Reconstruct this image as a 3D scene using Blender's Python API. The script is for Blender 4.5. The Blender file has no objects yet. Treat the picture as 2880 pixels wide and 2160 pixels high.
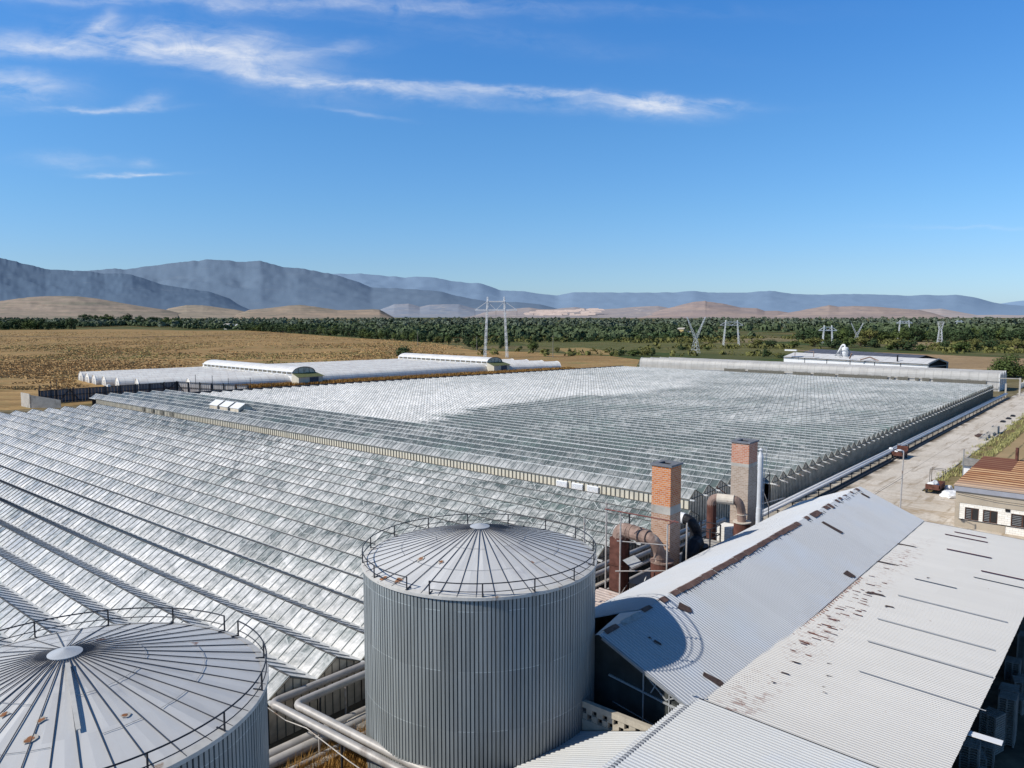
import bpy, bmesh, math, random
from mathutils import Vector, Matrix
random.seed(7)
SC = bpy.context.scene
COL = SC.collection
# World axes: +X runs along the concrete road, +Y along the greenhouse ridges, +Z up, metres.
HEAD = math.radians(40.2)                 # compass offset between road axis and viewing direction
AX = (math.sin(HEAD), -math.cos(HEAD)); AY = (math.cos(HEAD), math.sin(HEAD))
def sv(X, Y):                             # survey grid (X east, Y north) -> world
    return (X*math.sin(HEAD)+Y*math.cos(HEAD), -X*math.cos(HEAD)+Y*math.sin(HEAD))

# ------------------------------------------------------------------ mesh builder
class MB:
    def __init__(s): s.v=[]; s.f=[]; s.m=[]; s.cur=0; s.attr={}
    def vert(s,p): s.v.append(tuple(p)); return len(s.v)-1
    def face(s,idx): s.f.append(tuple(idx)); s.m.append(s.cur)
    def poly(s,pts):
        n=len(s.v); s.v+= [tuple(p) for p in pts]; s.face(range(n,n+len(pts)))
    def box(s,x0,x1,y0,y1,z0,z1):
        n=len(s.v)
        s.v+=[(x0,y0,z0),(x1,y0,z0),(x1,y1,z0),(x0,y1,z0),(x0,y0,z1),(x1,y0,z1),(x1,y1,z1),(x0,y1,z1)]
        for q in ((0,3,2,1),(4,5,6,7),(0,1,5,4),(1,2,6,5),(2,3,7,6),(3,0,4,7)): s.face([n+i for i in q])
    def bar(s,p,q,w,h=None,up=(0,0,1)):          # rectangular bar from p to q
        h=h or w; p=Vector(p);q=Vector(q); d=(q-p)
        if d.length<1e-6: return
        d.normalize(); u=Vector(up)
        if abs(d.dot(u))>.98: u=Vector((1,0,0))
        r=d.cross(u).normalized(); t=r.cross(d)
        n=len(s.v)
        for o in (p,q):
            for i,j in ((-1,-1),(1,-1),(1,1),(-1,1)): s.v.append(tuple(o+r*(i*w/2)+t*(j*h/2)))
        for k in range(4): s.face((n+k,n+(k+1)%4,n+4+(k+1)%4,n+4+k))
        s.face((n+3,n+2,n+1,n)); s.face((n+4,n+5,n+6,n+7))
    def tube(s,pts,r,n=8,caps=True,closed=False):
        pts=[Vector(p) for p in pts]; L=len(pts); base=len(s.v); prev=None
        rr=r if isinstance(r,(list,tuple)) else [r]*L
        for i,p in enumerate(pts):
            if closed: d=pts[(i+1)%L]-pts[i-1]
            else: d=(pts[min(i+1,L-1)]-pts[max(i-1,0)])
            d.normalize()
            if prev is None:
                u=Vector((0,0,1)) if abs(d.z)<.95 else Vector((1,0,0))
                a=d.cross(u).normalized()
            else:
                a=(prev-d*prev.dot(d)).normalized()
            prev=a; b=d.cross(a)
            for k in range(n):
                t=2*math.pi*k/n; s.v.append(tuple(p+a*(rr[i]*math.cos(t))+b*(rr[i]*math.sin(t))))
        for i in range(L if closed else L-1):
            j=(i+1)%L
            for k in range(n):
                s.face((base+i*n+k,base+i*n+(k+1)%n,base+j*n+(k+1)%n,base+j*n+k))
        if caps and not closed:
            s.face([base+k for k in range(n)][::-1]); s.face([base+(L-1)*n+k for k in range(n)])
    def cyl(s,x,y,z0,z1,r,n=24,r1=None):
        s.tube([(x,y,z0),(x,y,z1)],[r,r if r1 is None else r1],n)
    def build(s,name,mat,parent=None,smooth=False,label=None,cat=None,group=None,kind=None,origin=None):
        o0=Vector(origin) if origin is not None else (Vector(parent['org']) if parent is not None and 'org' in parent else Vector((0,0,0)))
        me=bpy.data.meshes.new(name)
        me.from_pydata([(a-o0.x,b-o0.y,c-o0.z) for a,b,c in s.v],[],s.f)
        mats=mat if isinstance(mat,(list,tuple)) else [mat]
        for m in mats: me.materials.append(m)
        if len(mats)>1: me.polygons.foreach_set('material_index',s.m)
        if smooth: me.polygons.foreach_set('use_smooth',[True]*len(s.f))
        for k,vals in s.attr.items():
            at=me.attributes.new(k,'FLOAT','POINT'); at.data.foreach_set('value',vals)
        me.update()
        ob=bpy.data.objects.new(name,me); COL.objects.link(ob)
        if parent is not None: ob.parent=parent
        else: ob.location=o0
        tag(ob,label,cat,group,kind)
        if parent is not None and 'org' in parent: ORG[ob.name]=parent
        return ob
ORG={}
def tag(o,label=None,cat=None,group=None,kind=None):
    if label: o['label']=label
    if cat: o['category']=cat
    if group: o['group']=group
    if kind: o['kind']=kind
EMP=[]
def thing(name,loc,label,cat,group=None):
    o=bpy.data.objects.new(name,None); COL.objects.link(o); o.location=loc; o['org']=list(loc)
    o.empty_display_size=.5
    tag(o,label,cat,group); EMP.append(o); return o
def sub(mb,name,mat,part,root,**k):      # sub-part: same local space as its part
    o=mb.build(name,mat,None,origin=root['org'],**k); o.location=(0,0,0); o.parent=part; return o
def copy_tree(o,parent=None):
    c=o.copy(); COL.objects.link(c); c.parent=parent
    for ch in o.children: copy_tree(ch,c)
    return c

# ------------------------------------------------------------------ node helpers
class NT:
    def __init__(s,tree): s.t=tree; s.n=tree.nodes; s.l=tree.links
    def new(s,ty,**k):
        n=s.n.new(ty)
        for a,b in k.items(): setattr(n,a,b)
        return n
    def put(s,sock,val):
        if isinstance(val,bpy.types.NodeSocket): s.l.new(val,sock)
        elif val is not None:
            if isinstance(val,(tuple,list)) and len(val)==3 and sock.type=='RGBA': val=(*val,1)
            sock.default_value=val
    def math(s,op,a,b=None,c=None,clamp=False):
        n=s.new('ShaderNodeMath',operation=op); n.use_clamp=clamp
        for i,v in enumerate((a,b,c)):
            if v is not None: s.put(n.inputs[i],v)
        return n.outputs[0]
    def mix(s,f,a,b,mode='MIX'):
        n=s.new('ShaderNodeMix',data_type='RGBA',blend_type=mode); n.clamp_factor=True
        s.put(n.inputs[0],f); s.put(n.inputs[6],a); s.put(n.inputs[7],b); return n.outputs[2]
    def vmath(s,op,a,b=None):
        n=s.new('ShaderNodeVectorMath',operation=op); s.put(n.inputs[0],a)
        if b is not None: s.put(n.inputs[1],b)
        return n.outputs['Value'] if op in('DOT_PRODUCT','LENGTH') else n.outputs[0]
    def pos(s): return s.new('ShaderNodeNewGeometry').outputs['Position']
    def xyz(s,v):
        n=s.new('ShaderNodeSeparateXYZ'); s.put(n.inputs[0],v); return n.outputs
    def comb(s,x,y,z):
        n=s.new('ShaderNodeCombineXYZ')
        for i,v in enumerate((x,y,z)): s.put(n.inputs[i],v)
        return n.outputs[0]
    def noise(s,vec,scale,detail=4,rough=.55,dist=0):
        n=s.new('ShaderNodeTexNoise'); s.put(n.inputs['Vector'],vec); n.inputs['Scale'].default_value=scale
        n.inputs['Detail'].default_value=detail; n.inputs['Roughness'].default_value=rough; n.inputs['Distortion'].default_value=dist
        return n.outputs[0]
    def ramp(s,f,stops,interp='LINEAR'):
        n=s.new('ShaderNodeValToRGB'); s.put(n.inputs[0],f); cr=n.color_ramp; cr.interpolation=interp
        while len(cr.elements)<len(stops): cr.elements.new(.5)
        for e,(p,c) in zip(cr.elements,stops):
            e.position=p; e.color=(*c,1) if isinstance(c,(tuple,list)) else (c,c,c,1)
        return n.outputs[0]
    def remap(s,f,a,b,c=0,d=1):
        n=s.new('ShaderNodeMapRange'); s.put(n.inputs[0],f)
        for i,v in enumerate((a,b,c,d)): n.inputs[1+i].default_value=v
        return n.outputs[0]
    def attr(s,name): return s.new('ShaderNodeAttribute',attribute_name=name).outputs['Fac']
    def bump(s,h,strength=.3,dist=.05):
        n=s.new('ShaderNodeBump'); s.put(n.inputs['Height'],h); n.inputs['Strength'].default_value=strength; n.inputs['Distance'].default_value=dist
        return n.outputs[0]
def newmat(name):
    m=bpy.data.materials.new(name); m.use_nodes=True; t=NT(m.node_tree)
    b=m.node_tree.nodes['Principled BSDF']; return m,t,b
def simple(name,col,rough=.6,metal=0,var=.25,scale=1.5,spec=.3,stretch=(1,1,1),col2=None,f2=(.55,.7),scale2=.6,bump=0):
    """plain weathered surface: base colour broken up by two noises, optional stain colour"""
    m,t,b=newmat(name); p=t.pos()
    pv=t.vmath('MULTIPLY',p,stretch)
    n=t.noise(pv,scale,6,.6)
    c=t.mix(t.remap(n,.25,.75),tuple(x*(1-var) for x in col),tuple(min(1,x*(1+var)) for x in col))
    if col2:
        n2=t.noise(pv,scale2,5,.65); c=t.mix(t.remap(n2,f2[0],f2[1]),c,col2)
    t.put(b.inputs['Base Color'],c); b.inputs['Roughness'].default_value=rough; b.inputs['Metallic'].default_value=metal
    b.inputs['Specular IOR Level'].default_value=spec
    if bump: t.put(b.inputs['Normal'],t.bump(n,bump,.05))
    return m
M={}
M['dark_steel']=simple('dark_steel',(.035,.037,.045),.5,.2,.4,3)
M['grey_steel']=simple('grey_steel',(.30,.31,.32),.5,.3,.2,3)
M['pale_steel']=simple('pale_steel',(.50,.47,.44),.5,.2,.2,3,col2=(.25,.16,.1),scale2=.8)
M['galv']=simple('galvanised_bar',(.50,.52,.53),.45,.3,.2,2)
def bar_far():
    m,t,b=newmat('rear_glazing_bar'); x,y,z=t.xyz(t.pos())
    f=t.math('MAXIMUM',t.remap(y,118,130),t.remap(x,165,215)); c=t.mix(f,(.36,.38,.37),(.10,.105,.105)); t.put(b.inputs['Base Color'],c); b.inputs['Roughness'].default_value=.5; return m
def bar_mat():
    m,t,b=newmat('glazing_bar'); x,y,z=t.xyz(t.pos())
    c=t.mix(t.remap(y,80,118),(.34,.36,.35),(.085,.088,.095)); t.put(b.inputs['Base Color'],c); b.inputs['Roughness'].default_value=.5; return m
M['bar_dark']=bar_mat()
M['rust']=simple('rusty_metal',(.125,.055,.042),.8,0,.45,1.6,col2=(.06,.028,.02),scale2=.9,spec=.15)
M['rust_pale']=simple('rusty_pale_metal',(.27,.185,.15),.7,0,.4,1.5,stretch=(1,1,.4),col2=(.46,.37,.31),f2=(.58,.68),scale2=1.4)
M['cream_metal']=simple('cream_pipe_metal',(.66,.58,.48),.6,0,.15,1.5,col2=(.35,.22,.15),f2=(.6,.72),scale2=1.6)
M['black_metal']=simple('sooty_metal',(.018,.018,.022),.6,0,.4,2)
M['pipe_lag']=simple('pipe_lagging',(.42,.40,.38),.5,.15,.2,1.2,col2=(.22,.19,.17),scale2=.5)
M['pipe_silver']=simple('silver_pipe',(.60,.61,.63),.5,.0,.15,1.2)
M['concrete']=simple('concrete',(.44,.41,.365),.9,0,.2,.8,col2=(.2,.18,.15),scale2=.25)
M['soot_concrete']=simple('sooty_concrete',(.17,.18,.20),.85,0,.3,1.5)
M['white_paint']=simple('white_sheet',(.78,.78,.78),.5,0,.06,.5)
M['plastic_film']=None
M['wood']=simple('grey_wood',(.25,.235,.21),.9,0,.35,2)
M['dark_void']=simple('dark_interior',(.012,.012,.014),.9,0,.3,1)
M['brown_patch']=simple('brown_patch',(.085,.055,.045),.85,0,.4,4)
M['red_slot']=simple('dark_red_slot',(.085,.014,.022),.7,0,.5,1.2)
M['trunk']=simple('bark',(.10,.075,.05),.9,0,.3,2)
def leaf(name,c,var=.5,scale=.35):
    m,t,b=newmat(name); p=t.pos()
    n=t.noise(p,scale,4,.6); n2=t.noise(p,scale*7,2,.5)
    f=t.math('ADD',t.math('MULTIPLY',n,.65),t.math('MULTIPLY',n2,.35))
    col=t.mix(t.remap(f,.35,.65),tuple(x*(1-var) for x in c),tuple(x*(1+var) for x in c))
    t.put(b.inputs['Base Color'],col); b.inputs['Roughness'].default_value=.8; b.inputs['Specular IOR Level'].default_value=.15
    return m
M['leaf']=leaf('foliage_green',(.085,.115,.035))
M['leaf_dark']=leaf('foliage_dark',(.055,.085,.036))
M['leaf_dry']=leaf('foliage_olive',(.14,.14,.045))
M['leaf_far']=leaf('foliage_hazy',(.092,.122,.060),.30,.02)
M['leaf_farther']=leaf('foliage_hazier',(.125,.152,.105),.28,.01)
M['straw']=leaf('dry_straw',(.34,.19,.055),.45,2)
M['weed']=leaf('weeds_green',(.38,.36,.15),.4,.5)

def sheet_metal(name,col,var,rough,metal,streak,spot=None,tint=None,band=None,spec=.4):
    """corrugated sheet: broad patches, run-off streaks across the sheet, sheet laps, rust freckles"""
    m,t,b=newmat(name); p=t.pos(); x,y,z=t.xyz(p)
    big=t.noise(p,.07,4,.6); st=t.noise(t.comb(t.math('MULTIPLY',x,2.2),t.math('MULTIPLY',y,.12),0),1.0,4,.6)
    pan=t.new('ShaderNodeTexWhiteNoise',noise_dimensions='2D')
    t.put(pan.inputs['Vector'],t.comb(t.math('FLOOR',t.math('MULTIPLY',x,.9)),t.math('FLOOR',t.math('MULTIPLY',y,.16)),0))
    f=t.math('ADD',t.math('MULTIPLY',big,.5),t.math('ADD',t.math('MULTIPLY',st,streak),t.math('MULTIPLY',pan.outputs[0],.12)))
    c=t.mix(t.remap(f,.25,.8),tuple(v*(1-var) for v in col),tuple(min(.95,v*(1+var)) for v in col))
    if tint: c=t.mix(t.remap(t.noise(p,.16,3,.6),.5,.7),c,tint)
    if band is not None:      # rust freckles gathered along the line y=band
        dy=t.math('ABSOLUTE',t.math('SUBTRACT',y,band[0]))
        near=t.remap(dy,band[1],0.0,0,1)
        fr=t.noise(t.comb(t.math('MULTIPLY',x,3.2),t.math('MULTIPLY',y,1.1),0),1.0,4,.7)
        long_=t.remap(t.noise(t.comb(t.math('MULTIPLY',x,.09),3,0),1,2,.5),.42,.6)
        msk=t.math('MULTIPLY',t.math('MULTIPLY',near,long_),t.remap(fr,.52,.62))
        c=t.mix(msk,c,(.16,.06,.04))
    if spot:
        s=t.noise(t.comb(t.math('MULTIPLY',x,1.5),t.math('MULTIPLY',y,.9),0),1.3,3,.8)
        c=t.mix(t.remap(s,.70,.74),c,spot)
    t.put(b.inputs['Base Color'],c); b.inputs['Roughness'].default_value=rough; b.inputs['Metallic'].default_value=metal
    b.inputs['Specular IOR Level'].default_value=spec
    return m
M['hall_sheet']=sheet_metal('hall_roof_sheet',(.50,.51,.525),.10,.42,.0,.25,tint=(.47,.50,.545))
M['shed_sheet']=sheet_metal('lean_to_sheet',(.525,.512,.49),.09,.5,.0,.25,spot=(.30,.22,.18),band=(16.6,1.6))
M['front_sheet']=sheet_metal('front_roof_sheet',(.53,.535,.53),.12,.45,.0,.35,tint=(.48,.51,.55))
def tank_metal(name,cx,cy,R,n,col,rough,metal):
    m,t,b=newmat(name); x,y,z=t.xyz(t.pos())
    ang=t.math('ARCTAN2',t.math('SUBTRACT',y,cy),t.math('SUBTRACT',x,cx))
    seg=t.math('FLOOR',t.math('MULTIPLY',ang,n/6.2832/4)); lev=t.math('FLOOR',t.math('DIVIDE',t.math('ADD',z,1.2),3.35))
    wn=t.new('ShaderNodeTexWhiteNoise',noise_dimensions='2D'); t.put(wn.inputs['Vector'],t.comb(seg,lev,0))
    st=t.noise(t.comb(t.math('MULTIPLY',ang,26),t.math('MULTIPLY',z,.25),0),1.0,5,.65)
    f=t.math('ADD',t.math('MULTIPLY',wn.outputs[0],.22),t.math('MULTIPLY',st,.78))
    c=t.mix(t.remap(f,.25,.75),tuple(v*.80 for v in col),tuple(v*1.22 for v in col))
    zz=t.math('FRACT',t.math('DIVIDE',t.math('ADD',z,1.2),3.35))
    lap=t.math('LESS_THAN',zz,.010); c=t.mix(t.math('MULTIPLY',lap,t.remap(wn.outputs[0],.2,.8)),c,tuple(min(1,v*1.9) for v in col))
    rad=t.vmath('LENGTH',t.comb(t.math('SUBTRACT',x,cx),t.math('SUBTRACT',y,cy),0)); c=t.mix(t.math('MULTIPLY',t.math('LESS_THAN',rad,R-.045),.72),c,(.035,.038,.042))   # shade inside the rib grooves, painted into the base colour
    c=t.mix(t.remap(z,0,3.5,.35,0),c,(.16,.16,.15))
    t.put(b.inputs['Base Color'],c); b.inputs['Roughness'].default_value=rough; b.inputs['Metallic'].default_value=metal
    return m
def cone_metal(name,cx,cy,n):
    m,t,b=newmat(name); p=t.pos(); x,y,z=t.xyz(p)
    dx=t.math('SUBTRACT',x,cx); dy=t.math('SUBTRACT',y,cy)
    ang=t.math('ARCTAN2',dy,dx); r=t.vmath('LENGTH',t.comb(dx,dy,0))
    seg=t.math('FLOOR',t.math('ADD',t.math('MULTIPLY',ang,n/6.28318),.5)); ring=t.math('FLOOR',t.math('MULTIPLY',r,.42))
    wn=t.new('ShaderNodeTexWhiteNoise',noise_dimensions='2D'); t.put(wn.inputs['Vector'],t.comb(seg,ring,0))
    f=t.math('ADD',t.math('MULTIPLY',wn.outputs[0],.5),t.math('MULTIPLY',t.noise(p,.8,5,.6),.5))
    c=t.mix(t.remap(f,.2,.8),(.56,.555,.545),(.66,.652,.635))
    c=t.mix(t.remap(t.noise(p,.33,4,.6),.56,.66,0,.55),c,(.42,.42,.44))
    c=t.mix(t.remap(t.noise(t.vmath('ADD',p,(3,7,0)),.55,3,.7),.715,.75),c,(.27,.11,.05))
    t.put(b.inputs['Base Color'],c); b.inputs['Roughness'].default_value=.45; b.inputs['Specular IOR Level'].default_value=.35
    return m
def glass_roof(name,pane,bay,x0,dark,pale,wire_width,k=1.0):
    """greenhouse glass: clean panes show the dim interior, chalked panes turn white; every pane a little different"""
    m,t,b=newmat(name); p=t.pos(); x,y,z=t.xyz(p); w=t.attr('chalk_and_light')
    wn=t.new('ShaderNodeTexWhiteNoise',noise_dimensions='2D')
    t.put(wn.inputs['Vector'],t.comb(t.math('FLOOR',t.math('DIVIDE',t.math('SUBTRACT',x,x0),bay/2)),t.math('FLOOR',t.math('DIVIDE',y,pane)),0))
    big=t.noise(p,.05,3,.6); mid=t.noise(t.comb(t.math('MULTIPLY',x,.6),t.math('MULTIPLY',y,.33),0),1,6,.68,1.0)
    st=t.noise(t.comb(t.math('ADD',t.math('MULTIPLY',x,.9),t.math('MULTIPLY',y,.9)),t.math('MULTIPLY',y,3.0),0),1.0,4,.65)
    f=t.math('ADD',w,t.math('MULTIPLY',t.math('SUBTRACT',big,.5),.7))
    f=t.math('ADD',f,t.math('MULTIPLY',t.math('SUBTRACT',mid,.5),1.7*k))
    f=t.math('ADD',f,t.math('MULTIPLY',t.math('SUBTRACT',st,.5),1.3*k))
    f=t.math('ADD',f,t.math('MULTIPLY',t.math('SUBTRACT',wn.outputs[0],.5),.22))
    mot=t.noise(t.comb(t.math('MULTIPLY',x,2.1),t.math('MULTIPLY',y,1.1),9),1.0,5,.75,.6); f=t.math('ADD',f,t.math('MULTIPLY',t.math('SUBTRACT',mot,.5),.9*k),clamp=True)
    c=t.mix(f,dark,pale)
    hue=t.noise(p,.12,3,.6); c=t.mix(t.math('MULTIPLY',t.remap(hue,.5,.7,0,.35),t.math('SUBTRACT',1.0,f)),c,(.17,.25,.22))
    vo=t.new('ShaderNodeTexVoronoi',feature='DISTANCE_TO_EDGE'); t.put(vo.inputs['Vector'],t.comb(t.math('MULTIPLY',x,.55),t.math('MULTIPLY',y,.30),0)); vo.inputs['Scale'].default_value=1
    wire=t.math('LESS_THAN',vo.outputs['Distance'],wire_width); c=t.mix(t.math('MULTIPLY',wire,t.math('SUBTRACT',.75,f,clamp=True)),c,(.62,.64,.62))  # thin pale lines for roof trusses seen behind clear panes
    t.put(b.inputs['Base Color'],c); t.put(b.inputs['Roughness'],t.remap(wn.outputs[0],0,1,.15,.45)); b.inputs['Specular IOR Level'].default_value=.38
    return m
M['glass_near']=glass_roof('greenhouse_glass',1.2,3.8,7.3,(.10,.122,.118),(.83,.815,.785),.018)
M['glass_far']=glass_roof('greenhouse_glass_rear',1.1,3.18,109.5,(.095,.115,.115),(.80,.785,.76),-1,.55)
def brick(name,lo,hi):
    m,t,b=newmat(name); x,y,z=t.xyz(t.pos())
    v=t.comb(t.math('ADD',x,y),z,0)
    n=t.new('ShaderNodeTexBrick'); t.put(n.inputs['Vector'],v)
    n.inputs['Scale'].default_value=1; n.inputs['Brick Width'].default_value=.42; n.inputs['Row Height'].default_value=.19
    n.inputs['Mortar Size'].default_value=.022; n.inputs['Bias'].default_value=0
    nz=t.noise(t.pos(),1.1,5,.65)
    n.inputs['Color1'].default_value=(*lo,1); n.inputs['Color2'].default_value=(*hi,1); n.inputs['Mortar'].default_value=(.50,.42,.36,1)
    c=t.mix(t.remap(nz,.5,.75,0,.35),n.outputs[0],(.52,.38,.29))
    t.put(b.inputs['Base Color'],c); b.inputs['Roughness'].default_value=.9; b.inputs['Specular IOR Level'].default_value=.1
    t.put(b.inputs['Normal'],t.bump(n.outputs[1],-.4,.03))
    return m
M['brick_orange']=brick('orange_brick',(.50,.145,.035),(.60,.235,.085))
M['brick_red']=brick('red_brick',(.34,.13,.09),(.46,.22,.16))
M['brick_grey']=brick('weathered_brick',(.36,.19,.11),(.48,.31,.22))
M['brick_rose']=brick('rosy_brick',(.44,.15,.08),(.56,.28,.19))
def block_wall(name,c1,c2,mortar,w,h):
    m,t,b=newmat(name); x,y,z=t.xyz(t.pos())
    n=t.new('ShaderNodeTexBrick'); t.put(n.inputs['Vector'],t.comb(t.math('ADD',x,y),z,0))
    n.inputs['Scale'].default_value=1; n.inputs['Brick Width'].default_value=w; n.inputs['Row Height'].default_value=h; n.inputs['Mortar Size'].default_value=.015
    n.inputs['Color1'].default_value=(*c1,1); n.inputs['Color2'].default_value=(*c2,1); n.inputs['Mortar'].default_value=(*mortar,1)
    c=t.mix(t.remap(t.noise(t.pos(),.7,4,.6),.5,.75,0,.4),n.outputs[0],tuple(v*.75 for v in c1))
    t.put(b.inputs['Base Color'],c); b.inputs['Roughness'].default_value=.9; return m
M['white_block']=block_wall('white_block_wall',(.88,.85,.78),(.78,.74,.66),(.50,.47,.42),.62,.28)
def film(name,c,pitch,axis):
    m,t,b=newmat(name); x,y,z=t.xyz(t.pos())
    s=x if axis=='x' else y
    if axis=='t': s=t.math('SUBTRACT',t.math('MULTIPLY',x,.974),t.math('MULTIPLY',y,.225))
    st=t.math('FRACT',t.math('DIVIDE',s,pitch)); hoop=t.math('LESS_THAN',st,.09)
    f=t.noise(t.pos(),.25,5,.65)
    col=t.mix(t.remap(f,.3,.75),tuple(v*.82 for v in c),tuple(min(.9,v*1.12) for v in c))
    col=t.mix(t.math('MULTIPLY',hoop,.45),col,tuple(v*.6 for v in c))
    col=t.mix(t.remap(z,0,1.6,.55,0),col,(.28,.25,.20))
    t.put(b.inputs['Base Color'],col); b.inputs['Roughness'].default_value=.45; b.inputs['Specular IOR Level'].default_value=.22
    return m
M['film']=film('plastic_film',(.84,.79,.73),3.0,'t')
M['film_far']=film('plastic_film_rear',(.47,.455,.43),3.0,'y')
M['film_white']=film('bright_plastic_film',(.80,.78,.75),3.0,'y')
RIDGES = {'mountain_front': (15000, [(-11938, 1360), (-10710, 1259), (-9894, 1124), (-9526, 1032), (-9250, 970), (-9036, 908), (-8509, 878), (-8168, 862), (-7890, 816), (-7547, 825), (-7362, 801), (-7116, 723), (-6809, 615), (-6345, 538), (-5880, 476), (-5571, 368), (-5264, 228), (-5079, 150), (-4910, 62)]), 'mountain_main': (19000, [(-15184, 854), (-11686, 983), (-10700, 1085), (-10345, 1104), (-9712, 1155), (-9477, 1132), (-9001, 1202), (-8685, 1229), (-8407, 1280), (-7815, 1338), (-7459, 1377), (-7224, 1358), (-6909, 1350), (-6556, 1311), (-6162, 1346), (-6045, 1311), (-5850, 1249), (-5536, 1182), (-5261, 1171), (-4751, 1085), (-4280, 987), (-3840, 850), (-3448, 694), (-2856, 674), (-2185, 635), (-1751, 596), (-1396, 497), (-1002, 419), (-488, 340), (105, 340), (698, 281), (1015, 203), (1577, 54)]), 'mountain_far': (26000, [(-11229, 1039), (-8837, 1158), (-6180, 1394), (-5034, 1394), (-4549, 1356), (-3633, 1271), (-2986, 1303), (-2555, 1260), (-2016, 1153), (-1476, 1089), (-1098, 1089), (-775, 992), (-397, 842), (360, 815), (954, 724), (1549, 670), (2035, 778), (2576, 778), (3927, 767), (4738, 767), (5548, 778), (6087, 831), (6629, 767), (6558, 767), (7856, 767), (8664, 831), (9370, 735), (10128, 697), (11479, 724), (12561, 697), (13374, 660), (13912, 697), (14454, 670), (14940, 697), (15539, 617), (16252, 428), (16634, 375), (17243, 321), (19288, 231), (21099, 28)]), 'mountain_distant': (32000, [(18590, 43), (19751, 395), (20627, 542), (21212, 615), (22973, 717), (25909, 834)]), 'hill_a': (6500, [(-5210, 97), (-4670, 117), (-4309, 142), (-4064, 175), (-3874, 185), (-3658, 182), (-3496, 164), (-3295, 128), (-3094, 94), (-2959, 74), (-2817, 31)]), 'hill_b': (7500, [(-3458, 25), (-3336, 89), (-3163, 120), (-3007, 120), (-2789, 89), (-2665, 74), (-2490, 31)]), 'hill_c': (6800, [(-2446, 25), (-2317, 69), (-2104, 90), (-1962, 109), (-1863, 114), (-1736, 98), (-1538, 69), (-1379, 69), (-1223, 76), (-1166, 72), (-1124, 41), (-1068, 6), (-1035, -6)]), 'foothill': (9500, [(-1753, -3), (-1610, 96), (-1450, 155), (-1272, 164), (-1134, 125), (-1015, 149), (-818, 155), (-659, 155), (-462, 105), (-145, 62), (0, -7)]), 'quarry_hill': (8500, [(-588, -3), (-520, 9), (-307, 53), (-42, 88), (189, 106), (313, 88), (454, 88), (578, 101), (702, 111), (808, 97), (932, 83), (1180, 97), (1357, 113), (1604, 124), (1746, 97), (2038, 48), (2196, -3)]), 'hill_d': (7600, [(1052, -3), (1246, 3), (1467, 74), (1624, 114), (1782, 153), (1908, 164), (1887, 161), (2078, 137), (2253, 98), (2411, 90), (2491, 66), (2618, 66), (2713, 51), (2874, 0)]), 'hill_e': (7000, [(2196, -1), (2356, 18), (2499, 44), (2659, 71), (2876, 114), (2964, 100), (3095, 107), (3314, 100), (3489, 85), (3694, 71), (3827, 42), (3960, -2), (4068, -4)]), 'hill_f': (8800, [(4221, -4), (4534, 81), (4717, 91), (4900, 96), (5085, 63), (5307, 23), (5545, 27), (5843, 18), (6328, 48), (7139, 56)])}
DRY_FIELD = [(371.6, 1655.5), (629.4, 1555.3), (678.1, 1292.9), (742.6, 1216.5), (582.7, 737.8), (526.0, 539.9), (443.8, 415.5), (448.5, 365.0), (439.5, 283.4), (416.2, 247.4), (358.1, 215.0), (249.7, 240.4), (152.2, 255.3), (82.0, 255.5), (58.1, 264.7)]
GOLD_STRIP = [(511.2, 385.5), (537.9, 375.4), (491.7, 313.9), (451.2, 290.9), (452.0, 327.9)]
GREEN_STRIP = [(597.5, 500.2), (711.3, 381.2), (741.2, 299.7), (619.8, 207.2), (548.3, 183.2), (501.9, 268.8), (511.3, 326.4), (533.6, 426.1)]
PLOWED = [(613.7, 205.2), (613.1, 153.4), (596.6, 104.4), (582.0, 51.2), (453.0, 39.6), (427.9, 83.8), (495.5, 165.5)]
TAN_STRIP = [(840.9, 227.8), (913.5, 81.3), (831.2, 73.8), (667.0, 151.4), (758.6, 184.2)]
TAN_STRIP2 = [(688.6, 376.9), (707.4, 325.2), (849.8, 284.5), (926.4, 331.1), (912.8, 369.3)]
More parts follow.
